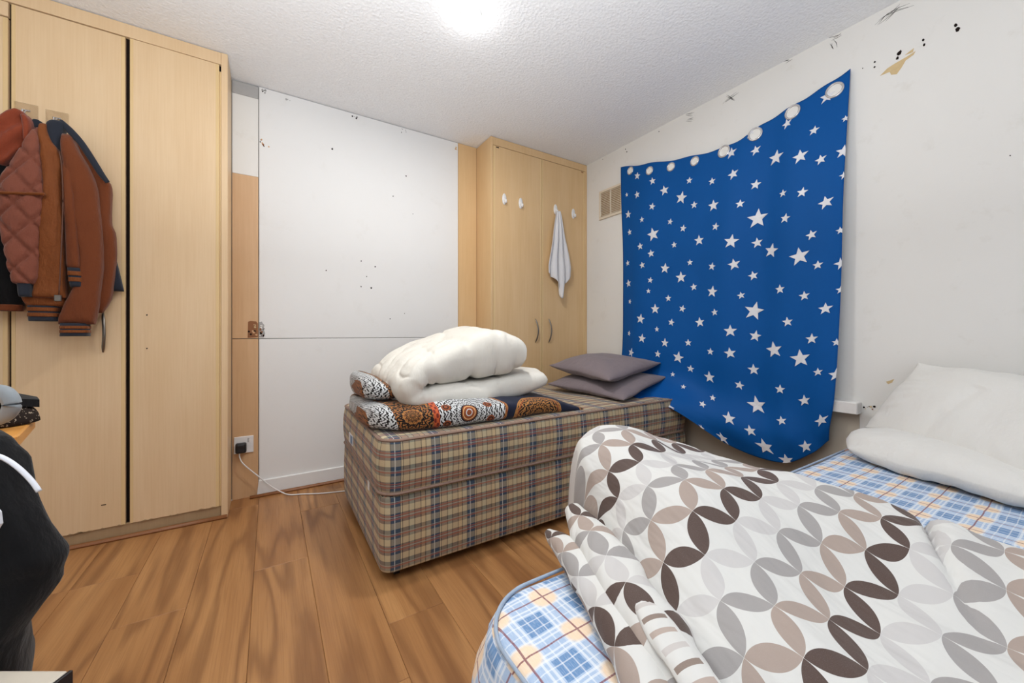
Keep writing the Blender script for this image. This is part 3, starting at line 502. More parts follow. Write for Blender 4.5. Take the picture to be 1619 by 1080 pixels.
# curtain control net: rows from the eyelet edge down to the hem, columns from the vent side to the pillow side
CN = [
 [(2.300,2.078,2.236),(2.285,1.79,2.156),(2.290,1.47,2.084),(2.285,1.22,2.058),(2.290,1.02,2.108),(2.285,.845,2.140),(2.300,.684,2.192)],
 [(2.292,2.070,1.95),(2.275,1.79,1.90),(2.285,1.49,1.86),(2.268,1.24,1.84),(2.285,1.03,1.85),(2.262,.855,1.86),(2.285,.692,1.88)],
 [(2.290,2.055,1.60),(2.262,1.79,1.58),(2.275,1.50,1.55),(2.255,1.25,1.52),(2.280,1.04,1.52),(2.250,.86,1.53),(2.270,.700,1.55)],
 [(2.285,2.045,1.25),(2.250,1.79,1.23),(2.265,1.51,1.20),(2.245,1.26,1.18),(2.270,1.04,1.18),(2.240,.86,1.18),(2.262,.706,1.20)],
 [(2.270,2.035,.92),(2.225,1.79,.90),(2.235,1.52,.86),(2.232,1.26,.84),(2.250,1.04,.84),(2.232,.86,.84),(2.250,.716,.86)],
 [(2.225,2.02,.74),(2.195,1.80,.71),(2.215,1.53,.66),(2.235,1.25,.61),(2.245,1.03,.585),(2.230,.87,.60),(2.245,.728,.64)],
 [(2.030,1.94,.592),(1.990,1.72,.590),(2.085,1.505,.545),(2.180,1.23,.445),(2.205,1.00,.42),(2.225,.85,.46),(2.255,.745,.52)],
 [(1.950,1.83,.558),(1.905,1.62,.558),(2.065,1.458,.490),(2.205,1.20,.318),(2.225,.95,.285),(2.245,.82,.360),(2.270,.755,.44)],
]

# ------------------------------------------------------------------ room shell
YB, XR, ZC = 2.703, 2.318, 2.40
XL, YF = -1.75, -1.30
fl = box('floor', XL, XR, YF, YB+.02, -.06, -.009, M_dark, None, 0); fl['kind'] = 'structure'
LENB, WB = 1.285, .1915
ends = {-4: .62, -3: .80, -2: 2.082, -1: .45, 0: 1.279, 1: 1.852, 2: 1.056, 3: 1.283, 4: .40, 5: .95}
for k in range(-10, 12):
    xa = -.0555+WB*k-WB; xb = xa+WB-.0006
    xa, xb = max(xa, XL), min(xb, XR)
    if xb-xa < .01: continue
    e = ends.get(k, (k*.47) % LENB); y = e-LENB*math.ceil((e-YF)/LENB)
    while y < YB:
        a, b = max(y+.0004, YF), min(y+LENB-.0004, YB)
        if b-a > .02: box('floor_board', xa, xb, a, b, -.009, random.uniform(-.0002, .0002), M_floor, fl, .0012)
        y += LENB
ce = box('ceiling', XL, XR, YF, YB+.3, ZC, ZC+.1, M_ceil, None, 0); ce['kind'] = 'structure'
def wallbox(n, *a):
    o = box(n, *a, M_wall, None, 0); o['kind'] = 'structure'; return o
wb = box('wall_back', XL, XR+.1, YB+.012, YB+.12, 0, ZC, M_greypl, None, 0); wb['kind'] = 'structure'
wr = wallbox('wall_right', XR, XR+.1, YF, YB+.02, 0, ZC)
wallbox('wall_left', XL-.1, XL, YF, YB+.02, 0, ZC)
# the back wall's boards
box('panel', -.056, 1.208, YB-.006, YB+.012, .921, ZC-.004, M_panel, wb, .0015)
box('panel', -.056, 1.208, YB-.006, YB+.012, .07, .918, M_panel, wb, .0015)
box('timber_strip', -.185, -.060, YB-.002, YB+.012, .921, 1.866, M_strip, wb, .001)
box('timber_strip', -.185, -.060, YB-.002, YB+.012, .0, .918, M_strip, wb, .001)
box('white_infill', -.185, -.060, YB+.002, YB+.012, 1.868, 2.325, M_greypl if False else M_wall, wb, .001)
box('header_strip', -.185, -.060, YB-.002, YB+.012, 2.325, 2.395, M_greypl, wb, .001)
box('timber_strip', 1.211, 1.366, YB-.004, YB+.012, .0, ZC-.002, M_beech2, wb, .001)
def blob(name, verts2, x, mat, parent, d=.0008):
    n = len(verts2); V = [(x-d, a, b) for a, b in verts2]+[(x+.001, a, b) for a, b in verts2]
    return mk(name, V, [tuple(range(n)), tuple(range(2*n-1, n-1, -1))]+[(i, (i+1) % n, n+(i+1) % n, n+i) for i in range(n)], mat, parent, smooth=False)
def blob_back(name, pts, y, mat, parent, d=.0008):
    n = len(pts); V = [(a, y-d, b) for a, b in pts]+[(a, y+.001, b) for a, b in pts]
    return mk(name, V, [tuple(range(n)), tuple(range(2*n-1, n-1, -1))]+[(i, (i+1) % n, n+(i+1) % n, n+i) for i in range(n)], mat, parent, smooth=False)
def irr(cy, cz, r, n=9, asp=1.3):
    return [(cy+r*random.uniform(.65, 1.15)*math.cos(2*math.pi*i/n), cz+asp*r*random.uniform(.65, 1.15)*math.sin(2*math.pi*i/n)) for i in range(n)]
for (cy, cz), r in HOLES: blob('wall_hole', irr(cy, cz, r*.55), XR, M_dark, wr)
blob('peeled_patch', [(.585, 2.108), (.56, 2.128), (.535, 2.135), (.50, 2.142), (.472, 2.150), (.478, 2.138), (.502, 2.128), (.515, 2.105), (.53, 2.085), (.548, 2.092), (.553, 2.108)], XR, M_plaster, wr)
blob('peeled_patch', [(.505, 2.152), (.49, 2.160), (.477, 2.166), (.48, 2.150)], XR, M_plaster, wr)
blob('peeled_patch', [(.565, .737), (.55, .745), (.538, .752), (.545, .735), (.558, .727)], XR, M_plaster, wr)
for seg in SCUFF:
    for k in range(3):
        P = [(XR, a+random.uniform(-.012, .012), b+random.uniform(-.012, .012)) for a, b in seg]
        if len(P) == 2: P.insert(1, tuple((P[0][i]+P[1][i])/2+random.uniform(-.004, .004)*(i > 0) for i in range(3)))
        tube('scratch', P, [.0003, .0011, .0003], M_dark, wr, 8, 4)
for (a, b, r) in ((.335, 2.13, .006), (.81, 2.06, .0055), (.51, 1.43, .0045), (.60, 1.40, .005), (.545, 1.33, .0035), (.51, 1.26, .0045), (.575, 1.255, .006), (.30, 1.35, .004), (.86, 1.80, .003), (.72, 1.90, .004), (.70, 1.05, .004), (.80, 1.09, .003)):
    blob_back('nail_hole', irr(a, b, r*.9), YB-.006, M_dark, wb)
def scab(x, z, w, hh, n, y, mats=(M_strip, M_dark, M_bead)):
    for k in range(n): blob_back('chipped_paint', irr(x+random.uniform(-w, w), z+random.uniform(-hh, hh), random.uniform(.002, .0065), 8, 1.2), y, mats[k % len(mats)], wb, .0006+.0002*k)
scab(-.030, 2.072, .022, .02, 7, YB-.006)
blob_back('hinge_recess', [(-.112, .924), (-.110, 1.018), (-.098, 1.023), (-.070, 1.020), (-.062, 1.008), (-.062, .928)], YB-.002, M_bead, wb, .0006)
blob_back('hinge_recess', [(-.055, .926), (-.056, 1.016), (-.042, 1.020), (-.030, .998), (-.034, .975), (-.026, .950), (-.034, .927)], YB-.006, M_greypl, wb, .0006)
scab(-.042, .972, .010, .042, 22, YB-.006, (M_dark, M_panel, M_bead)); scab(-.087, .970, .020, .044, 14, YB-.002, (M_strip, M_bead, M_dark, M_plaster))
scab(-.035, 2.375, .018, .012, 6, YB-.006, (M_dark, M_greypl)); scab(.07, 2.365, .03, .004, 4, YB-.006, (M_greypl,))
scab(.47, 2.375, .03, .006, 5, YB-.006, (M_greypl, M_dark)); scab(.795, 2.37, .02, .014, 5, YB-.006, (M_greypl, M_dark)); scab(1.195, 2.36, .008, .02, 4, YB-.006, (M_plaster, M_strip))
# baseboard with its slanted cut end, beading at the floor
bb = mk('baseboard_back', [(-.066, YB-.020, .012), (-.058, YB-.020, .088), (-.058, YB, .092), (-.066, YB, .012), (1.366, YB-.020, .012), (1.366, YB-.020, .088), (1.366, YB, .092), (1.366, YB, .012)],
        [(0, 4, 5, 1), (1, 5, 6, 2), (0, 1, 2, 3), (4, 7, 6, 5), (0, 3, 7, 4)], M_panel, None, smooth=False); bb['kind'] = 'structure'
def bead(name, pts, r, mat=M_bead):
    o = tube(name, pts, r, mat, None, 6, 8); o['kind'] = 'structure'; return o
bead('trim_1', [(-.10, YB-.030, .006), (.5, YB-.030, .006), (1.365, YB-.030, .006)], .011)
bead('trim_2', [(-1.7, 2.470, .006), (-.9, 2.470, .006), (-.19, 2.466, .006)], .012)
t3 = box('trim_3', 2.262, XR, .648, 2.0, .580, .634, M_plast, None, .003); t3['kind'] = 'structure'
scab2 = [blob('chipped_plaster', irr(.640-k*.006, .612+random.uniform(-.012, .012), random.uniform(.002, .005), 8, 1), XR, (M_dark, M_plaster, M_bead)[k % 3], wr, .0008+.0003*k) for k in range(7)]
box('shaded_panel', XR-.004, XR+.001, .655, 2.0, .10, .578, wall_paint('shaded_lower_paint', (176, 166, 150), (196, 188, 174), .5), wr, .001)  # shade below the sill painted in as a darker, blotchy panel

# ------------------------------------------------------------------ built-in wardrobes
def bow_handle(x, y, z0, z1, door, bulge=.026, r=.0045):
    P = []
    for k in range(9):
        t = k/8; P.append((x+.010*math.sin(math.pi*t), y-.004-bulge*math.sin(math.pi*t)**.8, z0+(z1-z0)*t))
    return tube('handle', P, [.003]+[r*1.3]*7+[.003], M_metal, door, 20, 8, flat=.6, up=(0, 1, 0))
def door(x0, x1, y, z0, z1, mat, parent, chip=0):
    d = box('door', x0, x1, y, y+.018, z0, z1, mat, parent, .0025, 2)
    box('edging', x1-.014, x1-.0005, y-.0008, y+.017, z0+.001, z1-.001, M_edge, d, .0006)
    box('edging', x0+.0005, x0+.012, y-.0008, y+.017, z0+.001, z1-.001, M_edge, d, .0006)
    for k in range(chip):
        t = random.random(); x = x0+.02+(x1-x0-.04)*t; w = random.uniform(.006, .02)
        mk('chip', [(x-w, y-.0009, z0-.0005), (x+w, y-.0009, z0-.0005), (x, y-.0009, z0+random.uniform(.003, .007)), (x-w, y+.003, z0-.0005), (x+w, y+.003, z0-.0005), (x, y+.003, z0+.005)],
           [(0, 1, 2), (3, 5, 4), (0, 3, 4, 1), (1, 4, 5, 2), (2, 5, 3, 0)], M_plinth, d, smooth=False)
    return d
YW = 2.4756
w1 = thing('fitted_wardrobe', (-.9, 2.59, 0), 'tall pale beech fitted wardrobe on the left with jackets hung on its door', 'wardrobe')
box('side_panel', -.2143, -.1877, YW-.004, YB-.001, .0, ZC-.004, M_beech, w1, .001)
box('carcass', -1.74, -.2150, YW+.020, YB-.001, .02, 2.395, M_dark, w1, 0)
box('fascia', -1.74, -.2150, YW-.001, YW+.0195, 2.336, ZC-.004, M_beech, w1, .001)
box('plinth', -1.74, -.2150, YW+.006, YW+.0195, .004, .064, M_plinth, w1, .001)
dl = door(-.918, -.5725, YW, .062, 2.331, M_beech, w1, 7)
bow_handle(-.645, YW, .866, 1.046, dl)
dr = door(-.5575, -.2230, YW, .062, 2.334, M_beech, w1, 6)
box('scuff', -.652, -.636, YW-.001, YW, .168, .172, M_dark, dl, 0)
for z in (1.039, .880): blob_back('screw_hole', irr(-.498, z, .0032), YW, M_dark, dr)
box('hinge_post', -.2225, -.2148, YW+.002, YW+.019, .062, 2.300, M_edge, w1, .001)
dn = door(-1.34, -.9265, YW, .062, 2.268, M_beech, w1)
box('top_box_door', -1.34, -.9265, YW, YW+.018, 2.274, 2.334, M_beech, w1, .002)
YS = 2.4704
w2 = thing('fitted_wardrobe', (1.84, 2.59, 0), 'honey beech two-door wardrobe in the corner beyond the plaid bed', 'wardrobe')
box('side_panel', 1.3685, 1.3865, YS, YB+.010, .0, ZC-.003, M_beech2, w2, .001)
box('carcass', 1.3870, XR-.001, YS+.022, YB+.01, .02, 2.395, M_dark, w2, 0)
box('fascia', 1.3870, XR-.002, YS+.002, YS+.021, 2.340, ZC-.003, M_beech2, w2, .001)
box('plinth', 1.3870, XR-.002, YS+.006, YS+.021, .002, .064, M_plinth, w2, .001)
box('corner_post', 2.2905, XR-.002, YS+.001, YS+.021, .064, 2.339, M_beech2, w2, .001)
d1 = door(1.3885, 1.8305, YS, .066, 2.336, M_beech2, w2); bow_handle(1.766, YS, .877, 1.062, d1)
d2 = door(1.8335, 2.2885, YS, .066, 2.336, M_beech2, w2); bow_handle(1.897, YS, .875, 1.066, d2)
for x in (1.425, 2.262): box('hinge_cover', x-.012, x+.012, YS-.0006, YS+.001, 2.322, 2.330, M_dark if x < 2 else M_bead, w2, 0)

# ------------------------------------------------------------------ wall things: hooks, towel, vent, socket, lamp
def oval_hook(x, z, label):
    t = thing('adhesive_hook', (x, YS, z-.042), label, 'hook', 'white oval hooks on the corner wardrobe')
    V = []; F = []
    for k, (s, d) in enumerate(((1, 0), (1, .004), (.9, .007), (.5, .0085))):
        for i in range(20): a = 2*math.pi*i/20; V.append((x+.018*s*math.cos(a), YS-d, z+.042*s*math.sin(a)))
    for k in range(3):
        for i in range(20): F.append((k*20+i, k*20+(i+1) % 20, (k+1)*20+(i+1) % 20, (k+1)*20+i))
    F.append(tuple(range(60, 80))); F.append(tuple(range(19, -1, -1)))
    mk('back_plate', V, F, M_plast, t)
    tube('hook_arm', [(x, YS-.007, z+.005), (x+.001, YS-.016, z-.018), (x+.001, YS-.024, z-.030), (x, YS-.030, z-.022), (x, YS-.032, z-.010)], [.008, .008, .007, .006, .004], M_plast, t, 16, 8)
oval_hook(1.481, 1.953, 'white oval stick-on hook, bare, leftmost of the four on the wardrobe')
oval_hook(1.628, 1.948, 'white oval stick-on hook, bare, second from left on left wardrobe door')
oval_hook(1.968, 1.958, 'white oval stick-on hook with a grey towel hanging from it')
oval_hook(2.158, 1.955, 'white oval stick-on hook, bare, rightmost, right of the hanging towel')
# towel: a pleated fall gathered at the hook
def towel():
    nu, nv = 60, 50; P = np.zeros((nu, nv, 3))
    bot = cr([(1.43,), (1.405,), (1.395,), (1.36,), (1.30,), (1.24,), (1.245,), (1.35,), (1.36,), (1.42,), (1.40,)], nu)[:, 0]
    for i in range(nu):
        u = i/(nu-1)
        for j in range(nv):
            v = j/(nv-1); z = 1.935+(bot[i]-1.935)*v; k = (1.935-z)/.53; sp = min(1, .10+1.05*max(k, 0)**.9)
            low = max(0, (1.40-z)/.16)
            xl = 1.966-.098*sp+.075*low*(1 if low < 1 else 1); xr = 1.974+.140*sp-.075*low
            y = YS-.030-.016*math.cos(u*math.pi*7)*(.35+.65*sp)-.012*math.sin(u*3.1)+.004*math.sin(v*9+u*5)
            P[i, j] = (xl+(xr-xl)*u+.006*math.sin(u*22)*sp, y, z)
    o = sheet('hand_towel', P, .003, M_towel); tag(o, 'pale grey towel hanging in pleats from a hook on corner wardrobe', 'towel')
towel()
g = thing('air_vent', (XR, 2.19, 1.885), 'cream plastic louvred air vent on wall left of the blue curtain', 'vent')
ya, yb_, za, zb = 2.068, 2.318, 1.884, 2.120
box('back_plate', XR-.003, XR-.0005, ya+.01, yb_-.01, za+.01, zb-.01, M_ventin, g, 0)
for a in ((ya, yb_, za, za+.022), (ya, yb_, zb-.018, zb), (ya, ya+.016, za+.022, zb-.018), (yb_-.018, yb_, za+.022, zb-.018)): box('frame_rail', XR-.014, XR-.0005, *a, M_cream, g, .002)
box('mullion', XR-.012, XR-.002, 2.190, 2.198, za+.022, zb-.018, M_cream, g, .001)
for c0, c1 in ((ya+.016, 2.190), (2.198, yb_-.018)):
    for k in range(14):
        z = za+.030+k*.0138
        mk('slat', [(XR-.004, c0, z+.006), (XR-.012, c0, z-.001), (XR-.011, c0, z-.0035), (XR-.003, c0, z+.0035), (XR-.004, c1, z+.006), (XR-.012, c1, z-.001), (XR-.011, c1, z-.0035), (XR-.003, c1, z+.0035)],
           [(0, 1, 5, 4), (1, 2, 6, 5), (2, 3, 7, 6), (3, 0, 4, 7), (0, 3, 2, 1), (4, 5, 6, 7)], M_cream, g, smooth=False)
so = thing('wall_socket', (-.130, YB-.002, .262), 'white square mains socket low on the timber strip', 'socket')
box('face_plate', -.176, -.083, YB-.011, YB-.002, .262, .358, M_plast, so, .003, 2)
box('switch', -.106, -.096, YB-.0135, YB-.010, .318, .338, M_plast, so, .001)
box('print', -.112, -.104, YB-.0114, YB-.0105, .322, .346, M_greypl, so, 0)
pg = thing('mains_plug', (-.143, YB-.012, .272), 'black plug with a white flex trailing along the floor to the bed', 'plug')
pb = slab('plug_body', -.168, -.116, YB-.045, YB-.0115, .270, .326, .012, .008, M_blackpl, pg)
box('grip', -.158, -.126, YB-.049, YB-.044, .304, .318, M_blackpl, pg, .002)
tube('flex', [(-.148, 2.672, .272), (-.147, 2.668, .245), (-.128, 2.664, .205), (-.06, 2.664, .125), (.0, 2.655, .06), (.06, 2.635, .014), (.10, 2.60, .0045), (.166, 2.572, .004), (.261, 2.525, .004), (.388, 2.488, .004), (.57, 2.445, .004), (.80, 2.43, .004)], .0036, M_plast, pg, 70, 8)
lp = thing('ceiling_light', (.771, 1.575, 2.36), 'small round glowing white bulb light fixed to the ceiling', 'light')
tube('base_ring', [(.771, 1.575, 2.400), (.771, 1.575, 2.392), (.771, 1.575, 2.384)], [.048, .046, .040], M_plast, lp, 6, 28)
V = []; F = []
for k in range(8):
    a = math.pi/2*k/7.2
    for i in range(28): b = 2*math.pi*i/28; V.append((.771+.046*math.cos(a)*math.cos(b), 1.575+.046*math.cos(a)*math.sin(b), 2.386-.028*math.sin(a)))
for k in range(7):
    for i in range(28): F.append((k*28+i, k*28+(i+1) % 28, (k+1)*28+(i+1) % 28, (k+1)*28+i))
F.append(tuple(range(196, 224))); F.append(tuple(range(27, -1, -1)))
mk('diffuser', V, F, M_bulb, lp)

# ------------------------------------------------------------------ star curtain
def curtain():
    nu, nv = 130, 150
    P = np.transpose(cr(np.array(CN), nv), (1, 0, 2)); P = cr(P, nu)
    u = np.linspace(0, 1, nu)[:, None]; v = np.linspace(0, 1, nv)[None, :]
    P[..., 0] += .009*np.sin(u*30+1.6*np.sin(v*3))*(.3+.7*v)*np.minimum(1, 8*(1-v)) + .006*vn(np.stack([u*5+v*0, v*4+u*0, u*0+v*0], -1))
    P[..., 2] += .004*np.sin(u*44)*(v < .03)
    P[..., 0] = np.minimum(P[..., 0], XR-.004)
    t = thing('star_curtain', (2.28, 1.38, .30), 'royal blue curtain with silver stars pinned across the right wall', 'curtain')
    sheet('cloth', P, .0025, M_curt, t)
    N = gnorm(P); N = np.where(N[..., :1] > 0, -N, N)
    def at(a, b):
        x, y = min(max(a, 0), 1)*(nu-1), min(max(b, 0), 1)*(nv-1); i, j = min(int(x), nu-2), min(int(y), nv-2); f, g_ = x-i, y-j
        w = lambda A: A[i, j]*(1-f)*(1-g_)+A[i+1, j]*f*(1-g_)+A[i, j+1]*(1-f)*g_+A[i+1, j+1]*f*g_
        return w(P), w(N)
    def frame(a, b):
        p, n = at(a, b); du = at(a+.01, b)[0]-at(a-.01, b)[0]; dv = at(a, b+.01)[0]-at(a, b-.01)[0]
        return p, n, np.linalg.norm(du)/(min(a+.01, 1)-max(a-.01, 0)), np.linalg.norm(dv)/(min(b+.01, 1)-max(b-.01, 0))
    for a, b, r in ST:
        p, n, su, sv = frame(a, b); r *= 1.12; ph = random.uniform(-.25, .25); V = []; ok = []
        ring = [(0, 0)]
        for k in range(10):
            R = r if k % 2 == 0 else r*.42; th = ph+math.pi*k/5; ring.append((R*math.sin(th), R*math.cos(th)))
        for dx, dz in ring:
            q, m = at(a+dx/su, b-dz/sv); V.append(q+m*.0042)
        for dx, dz in ring:
            q, m = at(a+dx/su, b-dz/sv); V.append(q+m*.0012)
        F = [(0, 1+k, 1+(k+1) % 10) for k in range(10)]+[(11, 12+(k+1) % 10, 12+k) for k in range(10)]+[(1+k, 12+k, 12+(k+1) % 10, 1+(k+1) % 10) for k in range(10)]
        mk('star', V, F, M_star, t, smooth=False)
    for q, (a, b) in enumerate(EY):
        p, n, su, sv = frame(a, max(b, .02)); R = .0235 if q < 4 else .029
        e1 = np.array([0, 0, 1.]); e1 -= n*(e1@n); e1 /= np.linalg.norm(e1); e2 = np.cross(n, e1)
        V = []; F = []
        prof = [(1.28, .0008), (1.26, .004), (1.1, .006), (.98, .005), (.95, .001)]
        for R2, d in prof:
            for k in range(24): th = 2*math.pi*k/24; V.append(p+n*(d+.0015)+(e1*math.cos(th)+e2*math.sin(th))*R*R2)
        for k in range(len(prof)-1):
            for m in range(24): F.append((k*24+m, k*24+(m+1) % 24, (k+1)*24+(m+1) % 24, (k+1)*24+m))
        er = mk('eyelet', V, F, M_ring, t)
        V = [p+n*.0022+(e1*math.cos(2*math.pi*k/24)+e2*math.sin(2*math.pi*k/24))*R*.96 for k in range(24)]+[p+n*.0012+(e1*math.cos(2*math.pi*k/24)+e2*math.sin(2*math.pi*k/24))*R*.96 for k in range(24)]
        mk('opening', V, [tuple(range(24)), tuple(range(47, 23, -1))]+[(k, (k+1) % 24, 24+(k+1) % 24, 24+k) for k in range(24)], M_wall, er, smooth=False)
curtain()

# ------------------------------------------------------------------ single divan bed
b1 = thing('divan_bed', (1.3, 1.94, 0), 'single divan bed in tan and blue plaid along the back wall', 'bed')
BX0, BX1, BY0, BY1 = .352, 2.262, 1.478, 2.395
slab('divan_base', BX0+.004, BX1-.004, BY0+.004, BY1-.004, .036, .330, .045, .014, M_plaid, b1, .004, noise=.0)
mt = slab('mattress', BX0, BX1, BY0, BY1, .332, .548, .075, .022, M_plaid, b1, .008, noise=.008)
tube('piping', ring_path(BX0+.006, BX1-.006, BY0+.006, BY1-.006, .541, .07), .0065, M_pipe, mt, 150, 8)
tube('piping', ring_path(BX0+.002, BX1-.002, BY0+.002, BY1-.002, .338, .07), .0065, M_pipe, mt, 150, 8)
box('fabric_label', BX0-.010, BX0-.007, 2.02, 2.12, .395, .445, M_whitecl, mt, .001)
box('label_print', BX0-.0115, BX0-.0098, 2.03, 2.075, .402, .44, plain('label_blue_print', (92, 128, 168)), mt, 0)
box('corner_glide', BX0-.001, BX0+.006, 1.700, 1.722, .285, .330, M_plast, b1, .003)
for x, y in ((BX0+.07, BY0+.06), (BX1-.08, BY0+.06), (BX0+.07, BY1-.07), (BX1-.08, BY1-.07)):
    c = tube('castor', [(x, y, .040), (x, y, .026)], .012, M_metal, b1, 4, 10)
    tube('wheel', [(x-.010, y, .0175), (x+.010, y, .0175)], .017, M_blackpl, c, 4, 16)

# ------------------------------------------------------------------ bedding on the divan
def xloft(name, rows, mat, parent=None, n=60, seg=56, ex=.55, wr=.006, fn=None):
    """soft block: rows (x, y0, y1, z0, z1) joined by rounded cross-sections; UV = (x, height up the front)"""
    R = cr(rows, n); V = []; UV = []
    for x, y0, y1, z0, z1 in R:
        yc, a, zc, b = (y0+y1)/2, (y1-y0)/2, (z0+z1)/2, (z1-z0)/2; arc = 0; pv = None; ring = []; uv = []
        for m in range(seg):
            th = -math.pi/2-2*math.pi*m/seg; c, s = math.cos(th), math.sin(th)
            q = np.array([x, yc+a*math.copysign(abs(c)**ex, c), zc+b*math.copysign(abs(s)**ex, s)])
            if pv is not None: arc += np.linalg.norm(q-pv)
            pv = q; ring.append(q); uv.append(arc)
        m0 = min(range(seg//4+1), key=lambda k: abs(ring[k][1]-y0)+abs(ring[k][2]-z0)); o = uv[m0]
        V += ring; UV += [(x, t-o) for t in uv]
    V = np.array(V); UV = np.array(UV)
    V = V + wr*(np.stack([vn(V+9, 9), vn(V+3, 8), vn(V, 9)], 1)+.5*np.stack([vn(V, 21), vn(V+5, 20), vn(V+1, 19)], 1))
    if fn is not None: V = fn(V, UV)
    F = []
    for k in range(n-1):
        for m in range(seg): a, c = k*seg+m, k*seg+(m+1) % seg; F.append((a, c, c+seg, a+seg))
    F.append(tuple(range(seg-1, -1, -1))); F.append(tuple((n-1)*seg+m for m in range(seg)))
    return mk(name, V, F, mat, parent, uv=UV)
qm = thing('patterned_quilt', (.85, 1.85, .55), 'folded navy and ochre mandala quilt lying under the white duvet', 'quilt')
xloft('lower_fold', [(.335, 1.80, 2.05, .575, .625), (.350, 1.66, 2.16, .553, .645), (.39, 1.585, 2.20, .545, .655), (.46, 1.540, 2.20, .540, .655), (.60, 1.522, 2.20, .536, .660), (.80, 1.520, 2.20, .534, .655), (1.0, 1.522, 2.20, .534, .640), (1.15, 1.525, 2.18, .534, .632), (1.27, 1.525, 2.14, .533, .612), (1.36, 1.530, 2.08, .532, .580), (1.42, 1.535, 2.02, .531, .556), (1.44, 1.56, 1.98, .531, .542)], M_mand, qm)
xloft('upper_fold', [(.335, 1.86, 2.05, .69, .735), (.345, 1.78, 2.12, .668, .758), (.375, 1.72, 2.16, .655, .765), (.42, 1.70, 2.17, .652, .750), (.47, 1.72, 2.17, .652, .715), (.52, 1.78, 2.12, .652, .675)], M_mand, qm, 30, 40, .7)
def white_duvet():
    ns, nv = 120, 60
    c = cr([(1.125, .828), (1.03, .848), (.90, .838), (.76, .812), (.635, .792), (.553, .770), (.508, .720), (.545, .668), (.67, .655), (.88, .664), (1.06, .682), (1.235, .712)], ns)
    th = cr([(.13,), (.225,), (.225,), (.185,), (.145,), (.120,), (.118,), (.120,), (.130,), (.125,), (.125,), (.095,)], ns)[:, 0]
    P = np.zeros((ns, nv, 3)); T = np.zeros((ns, nv)); i = np.arange(ns); s = i/(ns-1)
    for j in range(nv):
        t = -math.cos(math.pi*j/(nv-1)); e = max(0., 1-abs(t)**12)**.5
        up = np.clip((.5-s)/.2, 0, 1)
        P[:, j, 0] = c[:, 0]+.035*t*up; P[:, j, 1] = 1.905+t*.30+.02*np.sin(s*9); P[:, j, 2] = c[:, 1]+.018*(t+1)*up
        T[:, j] = th*(.05+.95*e)
    S_ = s[:, None]; t = -np.cos(np.pi*np.arange(nv)/(nv-1))[None, :]
    q = np.stack([S_*11+t*0, t*2.0+S_*3, S_*0+t*0], -1)
    T *= 1-.16*np.exp(-(np.abs(vn(q))/.10)**2)
    bend = np.exp(-((S_-.47)/.16)**2)
    T *= 1+.10*bend*np.sin(t*19+S_*16+2*vn(q))
    T *= 1-.22*np.exp(-((S_-.25-.03*t)/.014)**2)*np.clip(.6-t, 0, 1) - .14*np.exp(-((S_-.34+.02*t)/.010)**2)*np.clip(.3-t, 0, 1)
    P += .006*np.stack([vn(q*1.7+5), vn(q*1.7+8), vn(q*1.9)], -1)
    d = thing('folded_duvet', (.85, 1.92, .60), 'thick plain white duvet folded over on itself on the patterned quilt', 'duvet')
    o = sheet('filled_cover', P, T, M_white, d); m = o.modifiers.new('smooth', 'SUBSURF'); m.levels = 1; m.render_levels = 1
white_duvet()
def pillow(name, L, F, R, B, th, mat, label, cat, group=None, sag=.0, ear=.10, wr=.006, n=56, fn=None, pw=2.6, rnd=0.):
    """cushion between four corners; thickness dies away to the seams, edges drawn in between the corners"""
    L, F, R, B = (np.array(q, float) for q in (L, F, R, B)); a = np.linspace(-1, 1, n); U, V = np.meshgrid(a, a, indexing='ij')
    U1, V1 = U*np.sqrt(1-rnd*V**2*.5), V*np.sqrt(1-rnd*U**2*.5)
    u, v = (U1-ear*U*(1-V**2)*.5+1)/2, (V1-ear*V*(1-U**2)*.5+1)/2
    P = L*((1-u)*(1-v))[..., None]+F*(u*(1-v))[..., None]+R*(u*v)[..., None]+B*((1-u)*v)[..., None]
    T = th*np.clip((1-np.abs(U)**pw)*(1-np.abs(V)**pw), 0, 1)**.55+.004
    q = np.stack([U*2.3, V*2.3, U*0+hash(name) % 7], -1)
    rad = np.maximum(np.abs(U), np.abs(V)); ang = np.arctan2(V, U)
    P[..., 2] += wr*vn(q)*1.2
    T = T*(1+.10*vn(q*1.5)) + wr*.8*np.sin(ang*26+3*vn(q))*rad**4*(1-rad**6)
    if fn: P, T = fn(P, T, U, V)
    o = sheet(name, P, np.abs(T)+.002, mat); tag(o, label, cat, group); return o
pillow('pillow', (1.645, 2.15, .600), (1.725, 1.535, .566), (2.205, 1.60, .665), (2.18, 2.22, .66), .105, M_grey, 'mauve grey pillow lying on the plaid mattress beneath another', 'pillow', 'grey pillows on the divan')
pillow('pillow', (1.700, 2.20, .722), (1.690, 1.615, .672), (2.215, 1.655, .752), (2.20, 2.24, .755), .125, M_grey, 'mauve grey pillow, upper one of the stacked pair by the curtain', 'pillow', 'grey pillows on the divan')

